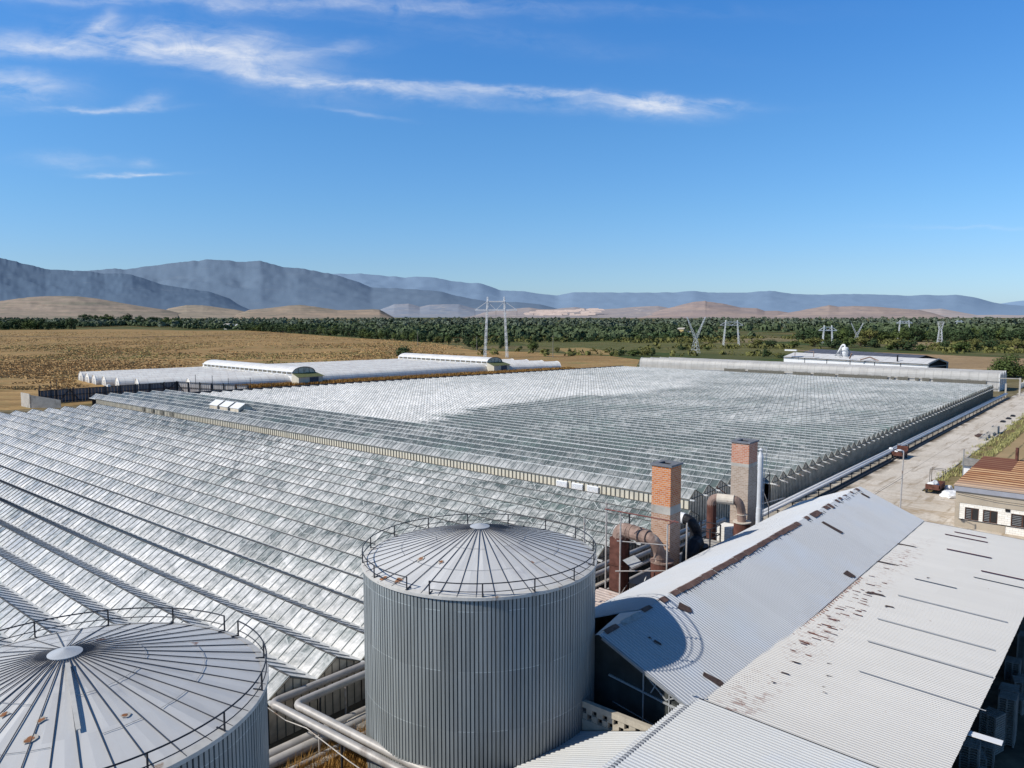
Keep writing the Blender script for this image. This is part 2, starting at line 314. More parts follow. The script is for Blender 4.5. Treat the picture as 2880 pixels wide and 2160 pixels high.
BUSHES = [(337.96, 376.86, 7.4, 9.7), (451.45, 361.53, 8.0, 11.8), (477.91, 394.48, 2.9, 4.0), (458.88, 352.73, 2.4, 3.7), (454.85, 340.69, 4.2, 5.8), (452.13, 327.71, 3.6, 3.1), (439.38, 283.53, 3.1, 5.3), (451.16, 283.64, 4.4, 7.3), (448.84, 272.34, 4.6, 9.6), (459.3, 266.93, 4.4, 8.7), (465.52, 266.65, 5.4, 5.4), (455.32, 421.21, 8.6, 12.6), (485.51, 459.63, 6.8, 9.3), (507.96, 506.34, 9.3, 8.6), (540.49, 552.26, 6.4, 10.0), (482.37, 419.64, 10.1, 8.9), (506.85, 434.39, 6.8, 5.6), (550.15, 289.71, 3.4, 6.7), (557.98, 271.09, 3.3, 8.3), (654.65, 271.02, 6.9, 12.5), (670.18, 264.44, 5.7, 12.6), (652.98, 239.14, 5.4, 10.9), (686.91, 232.85, 8.1, 13.7), (661.16, 208.08, 7.7, 11.8), (682.25, 204.5, 9.1, 10.9), (713.12, 201.83, 8.7, 13.7), (697.86, 186.03, 7.3, 10.9), (656.13, 164.31, 5.1, 8.4), (660.67, 158.94, 9.6, 12.9), (659.5, 150.97, 8.3, 12.2), (640.35, 138.0, 5.9, 9.1), (862.17, 235.37, 12.8, 17.3), (685.16, 129.95, 8.4, 10.1), (659.36, 115.5, 8.0, 11.8), (699.68, 112.77, 9.6, 11.2), (715.93, 103.08, 8.5, 12.5), (680.1, 90.96, 5.9, 10.7), (721.46, 87.0, 8.4, 11.2), (497.69, 200.97, 5.7, 2.8), (499.21, 199.16, 3.8, 4.7), (495.43, 190.52, 3.2, 7.0), (490.29, 183.91, 2.3, 6.8)]
ROW_TREES = [(734.57, 1226.05, 13.4, 16.0), (727.38, 1199.71, 16.3, 16.5), (722.07, 1180.26, 11.1, 18.1), (715.87, 1157.54, 12.7, 19.1), (708.77, 1131.54, 17.5, 14.5), (701.08, 1103.37, 11.6, 15.5), (692.6, 1072.3, 14.3, 16.0), (685.36, 1045.77, 10.5, 15.9), (678.73, 1021.49, 12.1, 10.1), (671.18, 993.81, 13.2, 15.0), (663.86, 967.01, 14.7, 16.2), (658.72, 948.16, 15.1, 12.5), (651.67, 922.34, 15.3, 9.8), (647.81, 908.21, 10.5, 15.8), (642.96, 890.44, 13.2, 11.0), (638.0, 872.26, 11.4, 11.1), (632.91, 853.64, 12.5, 14.7), (627.66, 834.41, 14.6, 14.1), (621.6, 812.2, 12.7, 9.4), (616.16, 792.26, 14.3, 13.9), (611.76, 776.13, 12.5, 9.4), (587.77, 734.04, 11.1, 9.4), (585.3, 724.58, 12.7, 13.5), (582.82, 715.03, 12.3, 10.0), (580.23, 705.07, 9.2, 12.0), (575.97, 688.68, 7.6, 10.9), (573.75, 680.14, 11.4, 9.2), (569.66, 664.43, 12.7, 10.0), (565.44, 648.19, 8.8, 7.5), (562.19, 635.72, 7.2, 8.1), (559.43, 625.1, 10.2, 7.8), (557.47, 617.58, 11.5, 8.5), (553.7, 603.08, 11.5, 8.8), (551.02, 592.74, 9.4, 10.0), (548.12, 581.63, 9.5, 9.8), (544.66, 568.3, 9.1, 8.7), (541.69, 556.88, 7.6, 8.0), (484.63, 1667.25, 19.3, 14.9), (489.2, 1649.35, 13.5, 21.2), (523.41, 1724.22, 21.0, 20.6), (517.4, 1665.01, 21.3, 23.0), (538.01, 1706.83, 21.6, 26.2), (524.09, 1634.47, 19.9, 18.3), (538.61, 1648.74, 17.7, 21.5), (542.08, 1630.41, 22.0, 15.2), (531.89, 1566.56, 16.4, 16.8), (567.37, 1631.26, 15.8, 19.9), (584.23, 1642.55, 17.5, 19.1), (574.89, 1578.22, 22.7, 16.7), (1237.83, 3254.54, 31.0, 36.7), (1204.72, 3068.8, 26.9, 32.2), (1174.62, 2899.96, 30.8, 35.9), (1121.94, 2604.48, 30.6, 35.3), (1102.39, 2470.17, 24.8, 29.3), (971.97, 2103.31, 23.3, 29.2), (875.92, 1822.14, 22.2, 25.6), (817.88, 1652.27, 21.9, 21.9), (810.44, 1590.16, 19.8, 21.3), (825.15, 1572.74, 18.3, 19.8), (844.77, 1549.53, 16.8, 19.8), (543.12, 549.89, 6.8, 6.3), (559.34, 557.68, 5.9, 5.7), (551.04, 537.57, 4.8, 5.8), (562.22, 536.63, 6.6, 6.0), (574.6, 540.62, 6.7, 5.9), (577.3, 534.12, 5.6, 6.3), (590.94, 534.18, 4.4, 7.9), (579.5, 512.01, 5.5, 7.7), (604.79, 521.96, 6.6, 7.7), (604.53, 511.12, 5.2, 6.1), (620.7, 516.61, 6.2, 6.1), (628.81, 511.79, 7.2, 7.3), (615.74, 489.38, 7.0, 6.8), (623.78, 489.16, 4.9, 6.0), (636.14, 488.52, 5.7, 8.0), (647.64, 487.29, 5.3, 7.8), (642.61, 474.41, 5.5, 5.7), (648.18, 469.18, 4.9, 7.5), (656.41, 463.71, 6.9, 5.2), (661.8, 457.79, 4.6, 6.0), (676.32, 459.99, 5.8, 6.7), (698.77, 464.46, 4.8, 5.8), (702.07, 459.53, 7.6, 8.0), (694.7, 447.94, 5.5, 6.3), (696.64, 441.07, 6.3, 6.4), (711.19, 442.96, 5.0, 7.1), (717.29, 436.66, 4.9, 5.9), (716.93, 428.29, 7.0, 6.5), (724.32, 422.34, 5.9, 6.5), (728.68, 416.19, 5.9, 7.5), (749.32, 419.37, 6.4, 7.6), (748.86, 412.63, 6.0, 8.2), (759.2, 407.32, 7.5, 7.9), (825.7, 291.27, 10.8, 15.4), (799.11, 273.92, 15.3, 13.9), (828.83, 275.72, 10.5, 13.7), (866.32, 282.86, 16.2, 10.5), (873.89, 279.56, 17.1, 11.5), (818.08, 256.57, 10.4, 15.1), (823.69, 250.53, 16.5, 13.3), (894.58, 263.24, 16.3, 13.9), (894.13, 254.66, 16.1, 16.8), (879.16, 245.01, 14.3, 15.7), (895.73, 243.44, 12.1, 14.4), (883.18, 231.76, 12.7, 12.6), (885.59, 225.93, 10.5, 13.3), (892.35, 218.58, 15.6, 11.0), (869.48, 205.37, 14.6, 13.0), (883.39, 201.91, 16.4, 10.7), (878.44, 195.68, 16.4, 13.0), (885.42, 190.75, 11.0, 11.4), (900.41, 188.46, 12.1, 11.3), (875.71, 175.99, 11.6, 14.0), (888.14, 172.32, 13.8, 11.3), (965.09, 181.52, 14.1, 13.0), (938.0, 170.94, 12.4, 15.3), (888.41, 156.83, 12.8, 13.3), (905.74, 153.61, 15.5, 13.2), (919.98, 149.65, 16.0, 12.3), (905.41, 140.09, 12.8, 10.9), (929.69, 138.51, 14.6, 16.0), (978.41, 137.76, 11.5, 11.9), (940.48, 127.22, 16.0, 15.6), (930.77, 120.59, 11.8, 12.3), (1007.59, 123.08, 10.9, 16.1), (985.88, 114.75, 14.4, 14.6)]
POPLARS = [(-21803.08, -68668.07, -903.3, -254.1), (-22057.13, -68367.45, -734.0, -197.6), (-22220.45, -68174.19, -846.9, -254.1), (-22329.33, -68045.35, -762.2, -225.8)]
LONE_DARK = (4727.54, 7896.74, 56.4, 104.8)
SLOTS=[(85.1, 11.71, 15.4, 0.28, 'red_slot'), (79.9, 10.64, 14.24, 0.28, 'red_slot'), (86.7, 12.1, 14.85, 0.3, 'red_slot'), (75.3, 7.6, 10.74, 0.25, 'red_slot'), (73.0, 7.38, 10.92, 0.18, 'dark_steel'), (69.0, 11.46, 14.55, 0.1, 'dark_steel'), (64.0, 7.31, 14.61, 0.16, 'galv'), (58.0, 7.21, 14.51, 0.16, 'galv'), (53.4, 6.7, 13.93, 0.2, 'galv'), (48.3, 6.27, 13.04, 0.1, 'galv')]
PATCHES=[(78.26, 17.32, 0.35, 1.3), (71.42, 17.18, 0.35, 1.4), (62.92, 15.95, 0.5, 1.0), (60.96, 14.45, 0.35, 0.45), (44.65, 16.18, 0.2, 0.35), (46.62, 16.21, 0.2, 0.4), (47.95, 14.63, 0.12, 0.25), (46.24, 14.08, 0.12, 0.3), (44.6, 13.87, 0.1, 0.15), (70.0, 13.7, 0.2, 0.2), (43.04, 16.24, 0.12, 0.2), (43.95, 13.62, 0.1, 0.15)]
SKY_RAMP=[(0,tuple(v/1.7 for v in (.62,.92,1.6))),(.063,tuple(v/1.7 for v in (.585,.88,1.41))),(.13,tuple(v/1.7 for v in (.545,.92,1.39))),(.22,tuple(v/1.7 for v in (.50,.96,1.45))),(.36,tuple(v/1.7 for v in (.39,.97,1.63))),(.5,(.15,.32,.50)),(.75,(.12,.24,.36)),(1.0,(.12,.24,.36))]; CLOUD_COL=(9.0,9.2,9.6)
CLOUDS=[(230,132,430,26,.03,.75),(620,165,300,45,.20,.7),(980,240,380,13,.10,.75),(1420,258,420,9,.04,.7),(1800,295,170,22,.02,1.0),(1950,290,120,10,.02,.5),(60,245,150,36,.05,.7),(310,303,150,9,-.03,.7),(450,285,50,18,-.15,.5),(385,488,95,6,.0,1.0),(215,455,130,16,.05,.25),(420,455,30,9,0,.3),(600,0,900,20,.02,.55),(1300,85,500,30,.12,.10),(330,75,45,22,-.5,.7),(450,88,70,20,-.15,.7),(690,110,150,40,.1,.55),(900,150,160,14,-.1,.35),(1040,310,90,7,.15,.25),(2720,640,200,6,.02,.15)]
# ================================================================== SETTING
def ground_mat():
    m,t,b=newmat('ground_soil'); p=t.pos(); x,y,z=t.xyz(p)
    big=t.noise(p,.004,5,.6,1.0); mid=t.noise(p,.05,5,.6); fine=t.noise(p,.7,6,.7)
    far=t.mix(t.remap(big,.40,.62),(.060,.085,.030),(.20,.155,.075))
    far=t.mix(t.remap(t.noise(p,.013,4,.6),.52,.62),far,(.105,.115,.04))
    near=t.mix(t.remap(fine,.35,.65),(.20,.145,.085),(.35,.28,.19))
    near=t.mix(t.remap(mid,.5,.62),near,(.12,.09,.055))
    d=t.vmath('LENGTH',t.vmath('SUBTRACT',p,(60,30,0)))
    c=t.mix(t.remap(d,150,420),near,far)
    c=t.mix(.25,c,t.mix(fine,(.02,.02,.02),(1,1,1)),'SOFT_LIGHT')
    t.put(b.inputs['Base Color'],c); b.inputs['Roughness'].default_value=.95; b.inputs['Specular IOR Level'].default_value=.05
    return m
xs=[-40000,-9000,-2500,-800,-300,-120,0,60,120,200,320,460,700,1100,1800,3000,6000,12000,40000]
mb=MB()
for j,yv in enumerate(xs):
    for xv in xs: mb.v.append((xv,yv,0))
N=len(xs)
for j in range(N-1):
    for i in range(N-1): mb.face((j*N+i,j*N+i+1,(j+1)*N+i+1,(j+1)*N+i))
mb.build('ground',ground_mat(),kind='structure')

def field_mat(name,c1,c2,c3,rowdir=None,sc=.02):
    m,t,b=newmat(name); p=t.pos()
    big=t.noise(p,sc,5,.65,.6); mid=t.noise(p,sc*7,5,.65); fine=t.noise(p,.45,5,.7)
    c=t.mix(t.remap(big,.38,.62),c1,c2); c=t.mix(t.remap(mid,.52,.66),c,c3)
    c=t.mix(t.remap(fine,.3,.7),t.mix(.42,c,(.03,.018,.008)),t.mix(.2,c,(.6,.46,.26)))
    sx=t.vmath('DOT_PRODUCT',p,(AX[0],AX[1],0)); sy=t.vmath('DOT_PRODUCT',p,(AY[0],AY[1],0))
    stk=t.noise(t.comb(t.math('MULTIPLY',sx,.03),t.math('MULTIPLY',sy,.12),0),1,5,.7,.5); c=t.mix(t.remap(stk,.48,.62,0,.6),c,tuple(v*.5 for v in c1)); c=t.mix(t.remap(stk,.47,.33,0,.5),c,tuple(min(1,v*1.35) for v in c1))
    if rowdir:
        x,y,z=t.xyz(p); s=t.math('ADD',t.math('MULTIPLY',x,rowdir[0]),t.math('MULTIPLY',y,rowdir[1]))
        r=t.noise(t.comb(s,0,0),1,2,.6); c=t.mix(t.remap(r,.4,.6,0,.35),c,c3)
    t.put(b.inputs['Base Color'],c); b.inputs['Roughness'].default_value=.95; b.inputs['Specular IOR Level'].default_value=.05
    return m
def sheet(name,pts,z,mat,label=None,kind='structure'):
    mb=MB(); mb.poly([(a,b_,z) for a,b_ in pts]); 
    o=mb.build(name,mat,kind=kind); return o
dry=field_mat('dry_grass_field',(.45,.285,.12),(.335,.205,.09),(.235,.215,.085),None,.008)
sheet('dry_field',DRY_FIELD[::-1],.05,dry)
sheet('golden_field',GOLD_STRIP[::-1],.09,field_mat('golden_stubble',(.42,.30,.12),(.36,.24,.10),(.30,.2,.09)))
sheet('green_field',GREEN_STRIP,.08,field_mat('green_crop',(.09,.115,.035),(.13,.14,.045),(.18,.15,.06),None,.01))
sheet('ploughed_field',PLOWED,.09,field_mat('tan_soil',(.42,.29,.165),(.36,.245,.135),(.33,.23,.13),(.25,.05)))
sheet('stubble_field',TAN_STRIP,.1,field_mat('stubble',(.34,.26,.15),(.28,.22,.12),(.2,.18,.08)))
sheet('fallow_field',TAN_STRIP2,.1,field_mat('fallow',(.30,.24,.14),(.20,.18,.09),(.12,.13,.05)))
# brown field right of the road, with planting rows
def row_field():
    m,t,b=newmat('brown_row_field'); p=t.pos(); x,y,z=t.xyz(p)
    r=t.math('FRACT',t.math('MULTIPLY',y,.42)); rr=t.math('LESS_THAN',r,.16)
    c=t.mix(t.remap(t.noise(p,.12,5,.65),.35,.65),(.40,.275,.135),(.32,.23,.105)); c=t.mix(t.math('MULTIPLY',rr,t.remap(t.noise(p,.5,3,.6),.35,.6)),c,(.12,.10,.04))
    c=t.mix(t.remap(t.noise(p,1.5,4,.7),.5,.8,0,.5),c,(.33,.25,.12))
    t.put(b.inputs['Base Color'],c); b.inputs['Roughness'].default_value=.95; return m
sheet('brown_field',[(136,24.6),(136,-260),(400,-260),(400,24.6)],.03,row_field())
sheet('verge',[(128,28.2),(128,23.8),(330,23.8),(330,28.2)],.034,field_mat('verge_grass',(.20,.165,.075),(.26,.20,.10),(.11,.12,.04),None,.1))
def road_mat():
    m,t,b=newmat('worn_concrete_road'); p=t.pos(); x,y,z=t.xyz(p)
    big=t.noise(p,.09,5,.65,.8); st=t.noise(t.comb(t.math('MULTIPLY',x,.10),t.math('MULTIPLY',y,.75),0),1,5,.65,.6); fine=t.noise(p,2.2,5,.7)
    c=t.mix(t.remap(big,.35,.65),(.62,.55,.46),(.76,.69,.60)); c=t.mix(t.remap(st,.54,.68),c,(.42,.345,.26))
    c=t.mix(t.remap(fine,.35,.7,0,.28),c,(.20,.165,.12))
    hay=t.noise(t.comb(t.math('MULTIPLY',x,.35),t.math('MULTIPLY',y,.13),0),1,5,.7,1.0)
    near=t.remap(x,150,105,0,1); c=t.mix(t.math('MULTIPLY',near,t.remap(hay,.47,.6)),c,(.36,.255,.145))
    edge=t.remap(y,36.2,37.6,0,1); c=t.mix(t.math('MULTIPLY',edge,t.remap(t.noise(p,.25,4,.6),.42,.55)),c,(.17,.135,.095))
    js=t.math('LESS_THAN',t.math('FRACT',t.math('DIVIDE',x,6.0)),.012); jt=t.math('LESS_THAN',t.math('ABSOLUTE',t.math('SUBTRACT',y,33.2)),.05)
    c=t.mix(t.math('MULTIPLY',t.math('MAXIMUM',js,jt),.55),c,(.14,.12,.10))
    t.put(b.inputs['Base Color'],c); b.inputs['Roughness'].default_value=.9; b.inputs['Specular IOR Level'].default_value=.12
    return m
RM=road_mat()
sheet('concrete_road',[(88.9,38.1),(88.9,-10),(134,-10),(134,27.9),(420,27.9),(420,38.1)],.04,RM)
mb=MB(); mb.box(134,330,27.75,27.95,0,.16); mb.build('kerb',M['concrete'],kind='structure')
sheet('works_yard',[(-30,60),(-30,-40),(88.8,-40),(88.8,46)],.03,field_mat('dark_yard_soil',(.085,.075,.062),(.14,.12,.095),(.06,.052,.045),None,.15))
sheet('road_shoulder',[(88.9,46),(88.9,38.15),(305,38.15),(305,46)],.045,field_mat('grey_shoulder',(.50,.47,.42),(.42,.39,.35),(.3,.27,.23),None,.2))

# ---- hills and mountains: terraced strips rising from the plain
def hill_mat(name,c1,c2,c3,sc,flat=0):
    m,t,b=newmat(name); p=t.pos(); x,y,z=t.xyz(p)
    n=t.noise(t.vmath('MULTIPLY',p,(1,1,2.5)),sc,6,.62,.7); n2=t.noise(t.vmath('MULTIPLY',p,(1,1,4)),sc*4,5,.65,.5)
    c=t.mix(t.remap(n,.38,.62),c1,c2); c=t.mix(t.remap(n2,.58,.68),c,c3)
    if flat:
        tr=t.noise(t.comb(t.math('MULTIPLY',x,.0011),t.math('MULTIPLY',y,.0011),t.math('MULTIPLY',z,.11)),1,5,.7,.3); c=t.mix(t.remap(tr,.5,.62,0,.75),c,c3); c=t.mix(t.remap(tr,.46,.36,0,.45),c,tuple(min(1,v*1.25) for v in c1))
    t.put(b.inputs['Base Color'],c); b.inputs['Roughness'].default_value=1; b.inputs['Specular IOR Level'].default_value=0
    return m
HM={ 'mountain_front':hill_mat('hazy_ridge_front',(.118,.172,.245),(.124,.178,.250),(.140,.190,.258),.0006),  # distance haze is baked into the bluish mountain colours
 'mountain_main':hill_mat('hazy_ridge_main',(.152,.212,.290),(.160,.219,.296),(.172,.228,.300),.0006),
 'mountain_far':hill_mat('hazy_ridge_far',(.215,.305,.42),(.219,.309,.424),(.224,.314,.428),.0005),
 'mountain_distant':hill_mat('hazy_ridge_distant',(.25,.36,.50),(.255,.365,.505),(.26,.37,.51),.0005),
 'hill_a':hill_mat('terraced_hill',(0.346,0.275,0.218),(0.282,0.237,0.198),(0.192,0.192,0.147),.003,1),
 'hill_b':hill_mat('terraced_hill_b',(0.371,0.301,0.230),(0.294,0.250,0.205),(0.205,0.198,0.160),.003,1),
 'hill_c':hill_mat('terraced_hill_c',(0.371,0.282,0.211),(0.282,0.237,0.192),(0.192,0.186,0.147),.003,1),
 'foothill':hill_mat('grey_foothill',(0.237,0.275,0.339),(0.288,0.301,0.339),(0.384,0.371,0.371),.002),
 'quarry_hill':hill_mat('quarry_hill',(0.307,0.288,0.301),(0.358,0.314,0.301),(0.538,0.461,0.410),.002),
 'hill_d':hill_mat('bare_hill',(0.384,0.301,0.262),(0.333,0.269,0.256),(0.269,0.237,0.237),.0025,1),
 'hill_e':hill_mat('bare_hill_e',(0.397,0.314,0.269),(0.339,0.275,0.256),(0.269,0.237,0.237),.0025,1),
 'hill_f':hill_mat('pale_hill',(0.429,0.365,0.346),(0.346,0.326,0.333),(0.486,0.422,0.384),.0025,1)}
def lerp_profile(L,X):
    for (xa,za),(xb,zb) in zip(L,L[1:]):
        if xa<=X<=xb: return za+(zb-za)*(X-xa)/(xb-xa+1e-9)
    return L[0][1] if X<L[0][0] else L[-1][1]
from mathutils import noise as mn
for nm,(D,L) in RIDGES.items():
    big=nm.startswith('mountain'); depth=D*(.30 if big else .22)
    x0,x1=L[0][0],L[-1][0]; nx=int(330 if big else 190); ny=26; mb=MB()
    for j in range(ny+4):
        f=j/(ny)                     # 0 = foot nearest, 1 = crest, beyond = back slope
        for i in range(nx+1):
            X=x0+(x1-x0)*i/nx; zc=max(lerp_profile(L,X),2)
            Y=D-depth*(1-f)
            g=min(f,2-f); prof=g**(1.25)
            # gullies run down the slope, strongest mid-slope
            q=D*(.055 if big else .075); P_=Vector(((X+.55*Y)/q,Y*1.5/q,len(nm)*3.1)); am=.26 if big else .7
            rg=1-abs(mn.fractal(P_,.9,2.1,4))*2.2; fo=mn.fractal(P_*.45,.9,2.0,3)
            zz=zc*prof*(1+am*(.24*(rg-.55)+.26*fo)*min(1,max(0,(1-min(g,1))*3.0)))+ (mn.fractal(Vector((X/(D*.012),1,5)),.9,2,4)*zc*.018 if f>.9 else 0)
            k=Y/D if f<1 else 1      # keep the crest line where the survey puts it
            a,b_=sv(X*k,Y); mb.v.append((a,b_,zz-6 if j==0 else max(zz,-6)))
    W=nx+1
    for j in range(ny+3):
        for i in range(nx): mb.face((j*W+i,j*W+i+1,(j+1)*W+i+1,(j+1)*W+i))
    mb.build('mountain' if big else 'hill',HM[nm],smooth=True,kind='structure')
# quarry faces cut into the far hill
mb=MB(); rq=random.Random(5)
for k in range(46):
    px=rq.uniform(150,810); z0=rq.uniform(10,70)*(.4+.6*(px/810)); w=rq.uniform(25,95); h=rq.uniform(8,24)
    Y=7050+z0*7; a0=sv(px-w,Y); a1=sv(px+w,Y); b0=sv(px-w*.7,Y+h*2); b1=sv(px+w*.8,Y+h*2)
    mb.poly([(a0[0],a0[1],z0+8),(a1[0],a1[1],z0+8),(b1[0],b1[1],z0+h+8),(b0[0],b0[1],z0+h+8)])
mb.build('quarry',simple('quarry_rock',(.62,.49,.42),.95,0,.2,.02,col2=(.34,.29,.28),scale2=.006),kind='structure')

# ================================================================== GREENHOUSES
def chalk_near(a,b):
    v=.50
    v+= .16 if b>130 and a<75 else 0
    if 130>b>112: v+=.10
    if a<62: v+=.16*(62-a)/40
    if b<100: v-= .20*min(1,(100-b)/45)*min(1,max(0,(a-40)/22))
    if b>135 and a>60: v-=.12
    return v
def chalk_sheen_far(a,b):
    if a<91.2: return .42  # sky sheen on the front bay, painted as extra whiteness
    if a<109.4: return .16 if b<150 else .2
    edge=124+7*math.sin(a*.05)
    if b>edge+3: return .90-.34*min(1,max(0,(a-150)/110))-(.0 if b<185 else .06)
    v=.10+.06*math.sin(a*.21+b*.13)
    if a>135: v+=.19*min(1,(a-135)/75)
    if a>220: v+=.05
    # paler stripes where the shading wash is thicker
    for c in (95,73): v+=.12*math.exp(-((b-c)/5)**2)*min(1,max(0,(a-112)/30))
    return v
RF=.44
M['bar_far']=bar_far(); M['ridge_dark']=simple('ridge_bar_dark',(.09,.085,.08),.6,0,.3,2); M['galv_light']=simple('ridge_bar_pale',(.60,.61,.60),.5,0,.2,2)
def gable_bay(root,x0,w,yR,yL,zg,zr,pane,glass,barmat,chalk_and_light,nseg,ridgem):
    """one span of glass roof: glass, glazing bars, ridge bar and gutter"""
    xm=x0+w*RF; x1=x0+w; mb=MB(); ch=[]
    ys=[yR+(yL-yR)*i/nseg for i in range(nseg+1)]
    for (xa,za,xb,zb) in ((x0+.08,zg,xm,zr),(xm,zr,x1-.08,zg)):
        n=len(mb.v)
        for y in ys:
            mb.v+= [(xa,y,za),(xb,y,zb)]; c=chalk_and_light(x0+w/2,y); ch+=([c+.10,c-.14] if xa<xm else [c+.30,c+.45])  # far slopes painted whiter for light coming through the glass
        for i in range(nseg): mb.face((n+2*i,n+2*i+1,n+2*i+3,n+2*i+2)[::-1])
    mb.attr['chalk_and_light']=ch
    g=mb.build('roof_bay',glass,root)
    bb=MB(); h=.08; hw=.03; y=yR+.05; prev={}
    while y<yL:
        for sd,(xa,za,xb,zb) in enumerate(((x0+.1,zg,xm-.01,zr),(x1-.1,zg,xm+.01,zr))):
            n=len(bb.v)
            if sd in prev: m_=prev[sd]; bb.face((m_+7,n+1,n+3,m_+5))      # bars hang from one ridge strip
            prev[sd]=n
            bb.v+=[(xa,y-hw,za),(xb,y-hw,zb),(xa,y-hw,za+h),(xb,y-hw,zb+h),(xa,y+hw,za+h),(xb,y+hw,zb+h),(xa,y+hw,za),(xb,y+hw,zb)]
            bb.face((n,n+1,n+3,n+2)); bb.face((n+2,n+3,n+5,n+4)); bb.face((n+4,n+5,n+7,n+6)); bb.face((n,n+2,n+4,n+6))
        y+=pane
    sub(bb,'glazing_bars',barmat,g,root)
    rb=MB(); rb.box(xm-.035,xm+.035,yR-.05,yL,zr-.02,zr+.08); sub(rb,'ridge_bar',ridgem,g,root)
    gb=MB(); gb.box(x0-.13,x0+.13,yR-.75,yL,zg-.12,zg+.03); sub(gb,'gutter',M['galv_light'],g,root)
    return g
def gable_wall(mb,bars,x0,w,y,zg,zr,z0,pitch=.63,d=1):
    xm=x0+w*RF
    mb.poly([(x0,y,z0),(x0+w,y,z0),(x0+w,y,zg),(xm,y,zr),(x0,y,zg)])
    k=int(w/pitch)
    for i in range(k+1):
        x=x0+w*i/k; zt=zg+(zr-zg)*((x-x0)/(xm-x0) if x<xm else (x0+w-x)/(x0+w-xm))
        bars.bar((x,y-.03*d,z0),(x,y-.03*d,zt),.05)
    bars.bar((x0,y-.03*d,zg),(xm,y-.03*d,zr),.07); bars.bar((xm,y-.03*d,zr),(x0+w,y-.03*d,zg),.07)
    bars.bar((x0,y-.03*d,zg-.05),(x0+w,y-.03*d,zg-.05),.06)
M['wall_glass']=simple('murky_wall_glass',(.58,.51,.40),.3,0,.45,.55,spec=.5,stretch=(1,1,1.6),col2=(.72,.66,.54),f2=(.56,.7),scale2=.35)
M['cream_panel']=simple('cream_wall_panel',(.60,.555,.45),.55,0,.16,.8,stretch=(1,1,.3),col2=(.40,.38,.33),f2=(.6,.75),scale2=.3)
M['mullion']=simple('mullion_brown',(.15,.14,.115),.6,0,.3,2)

# ---- front greenhouse
GN=thing('greenhouse',(48,130,0),'chalky glass greenhouse of long ridged roofs in front of the cream partition wall','greenhouse')
nw=MB(); nb=MB(); x=7.3
k=0
while x<87.0:
    yL=219.5+ (0 if x>40 else 0)
    gable_bay(GN,x,3.8,43.0,yL,3.0,4.02,1.2,M['glass_near'],M['bar_dark'],chalk_near,30,M['ridge_dark'])
    gable_wall(nw,nb,x,3.8,43.0,3.0,3.98,0.0)
    x+=3.8
XE=x
nw.build('end_wall',M['wall_glass'],GN); nb.build('wall_frame',M['mullion'],GN)
fw=MB(); fw.poly([(7.3,219.6,0),(XE,219.6,0),(XE,219.6,3),(7.3,219.6,3)]); fw.build('rear_wall',M['wall_glass'],GN)
gt=MB(); gt.box(XE-.1,87.25,43.2,219.5,2.85,2.95); gt.build('valley_gutter',M['grey_steel'],GN)

# ---- rear greenhouse
GF=thing('greenhouse',(200,130,0),'huge rear glasshouse with many small ridges behind the cream wall, white on its left side','greenhouse')
rw=MB(); rbb=MB(); x=87.4
def far_left(a): return 229-(a-90)*.187
for i in range(6):
    gable_bay(GF,x,3.68,44.5,far_left(x),4.7,5.7,1.1,M['glass_far'],M['bar_dark'],chalk_sheen_far,30,M['galv_light'])
    gable_wall(rw,rbb,x,3.68,44.5,4.7,5.65,0.0); x+=3.68
i=0; RF=.5
while i<61:
    gable_bay(GF,x,3.18,42.7,far_left(x),3.3,4.35,1.1,M['glass_far'],M['bar_far'],chalk_sheen_far,30,M['galv_light'])
    gable_wall(rw,rbb,x,3.18,42.7,3.3,4.32,0.0,.636); x+=3.18; i+=1
XF=x
rw.build('side_wall',M['wall_glass'],GF); rbb.build('side_wall_frame',M['mullion'],GF)
lw=MB(); lw.poly([(88,far_left(88)+.1,0),(XF,far_left(XF)+.1,0),(XF,far_left(XF)+.1,4.3),(88,far_left(88)+.1,4.3)]); 
lw.bar((88,far_left(88)+.3,4.4),(XF,far_left(XF)+.3,4.4),.5,.35); lw.build('left_wall',M['dark_steel'],GF)
ew=MB(); ew.poly([(XF+.1,42.7,0),(XF+.1,far_left(XF),0),(XF+.1,far_left(XF),3.4),(XF+.1,42.7,3.4)]); ew.build('far_wall',M['wall_glass'],GF)
pw=MB(); pw.poly([(87.34,44.5,0),(87.34,225,0),(87.34,225,4.7),(87.34,44.5,4.7)]); pw.build('partition_wall',M['cream_panel'],GF)
pm=MB(); y=44.5
while y<225:
    pm.box(87.23,87.33,y-.045,y+.045,2.9,4.7); y+=.73
pm.box(87.19,87.33,44.4,225,4.64,4.76); pm.box(87.21,87.33,44.4,225,3.12,3.18); pm.build('wall_mullions',M['mullion'],GF)
for yc in (64.3,61.6,59.0):
    v=MB(); v.box(87.13,87.19,yc-.95,yc+.95,3.35,4.40)
    for q in range(6): v.poly([(87.09,yc-.93,3.4+q*.165),(87.09,yc+.93,3.4+q*.165),(86.99,yc+.93,3.36+q*.165),(86.99,yc-.93,3.36+q*.165)]); v.box(87.01,87.11,yc-.93,yc+.93,3.38+q*.165,3.46+q*.165)
    v.build('louvre_vent',M['white_paint'],GF)
for yc in (196,191,186,181):
    v=MB(); v.box(87.11,87.19,yc-.8,yc+.8,3.75,4.6); v.build('wall_opening',M['mullion'],GF)
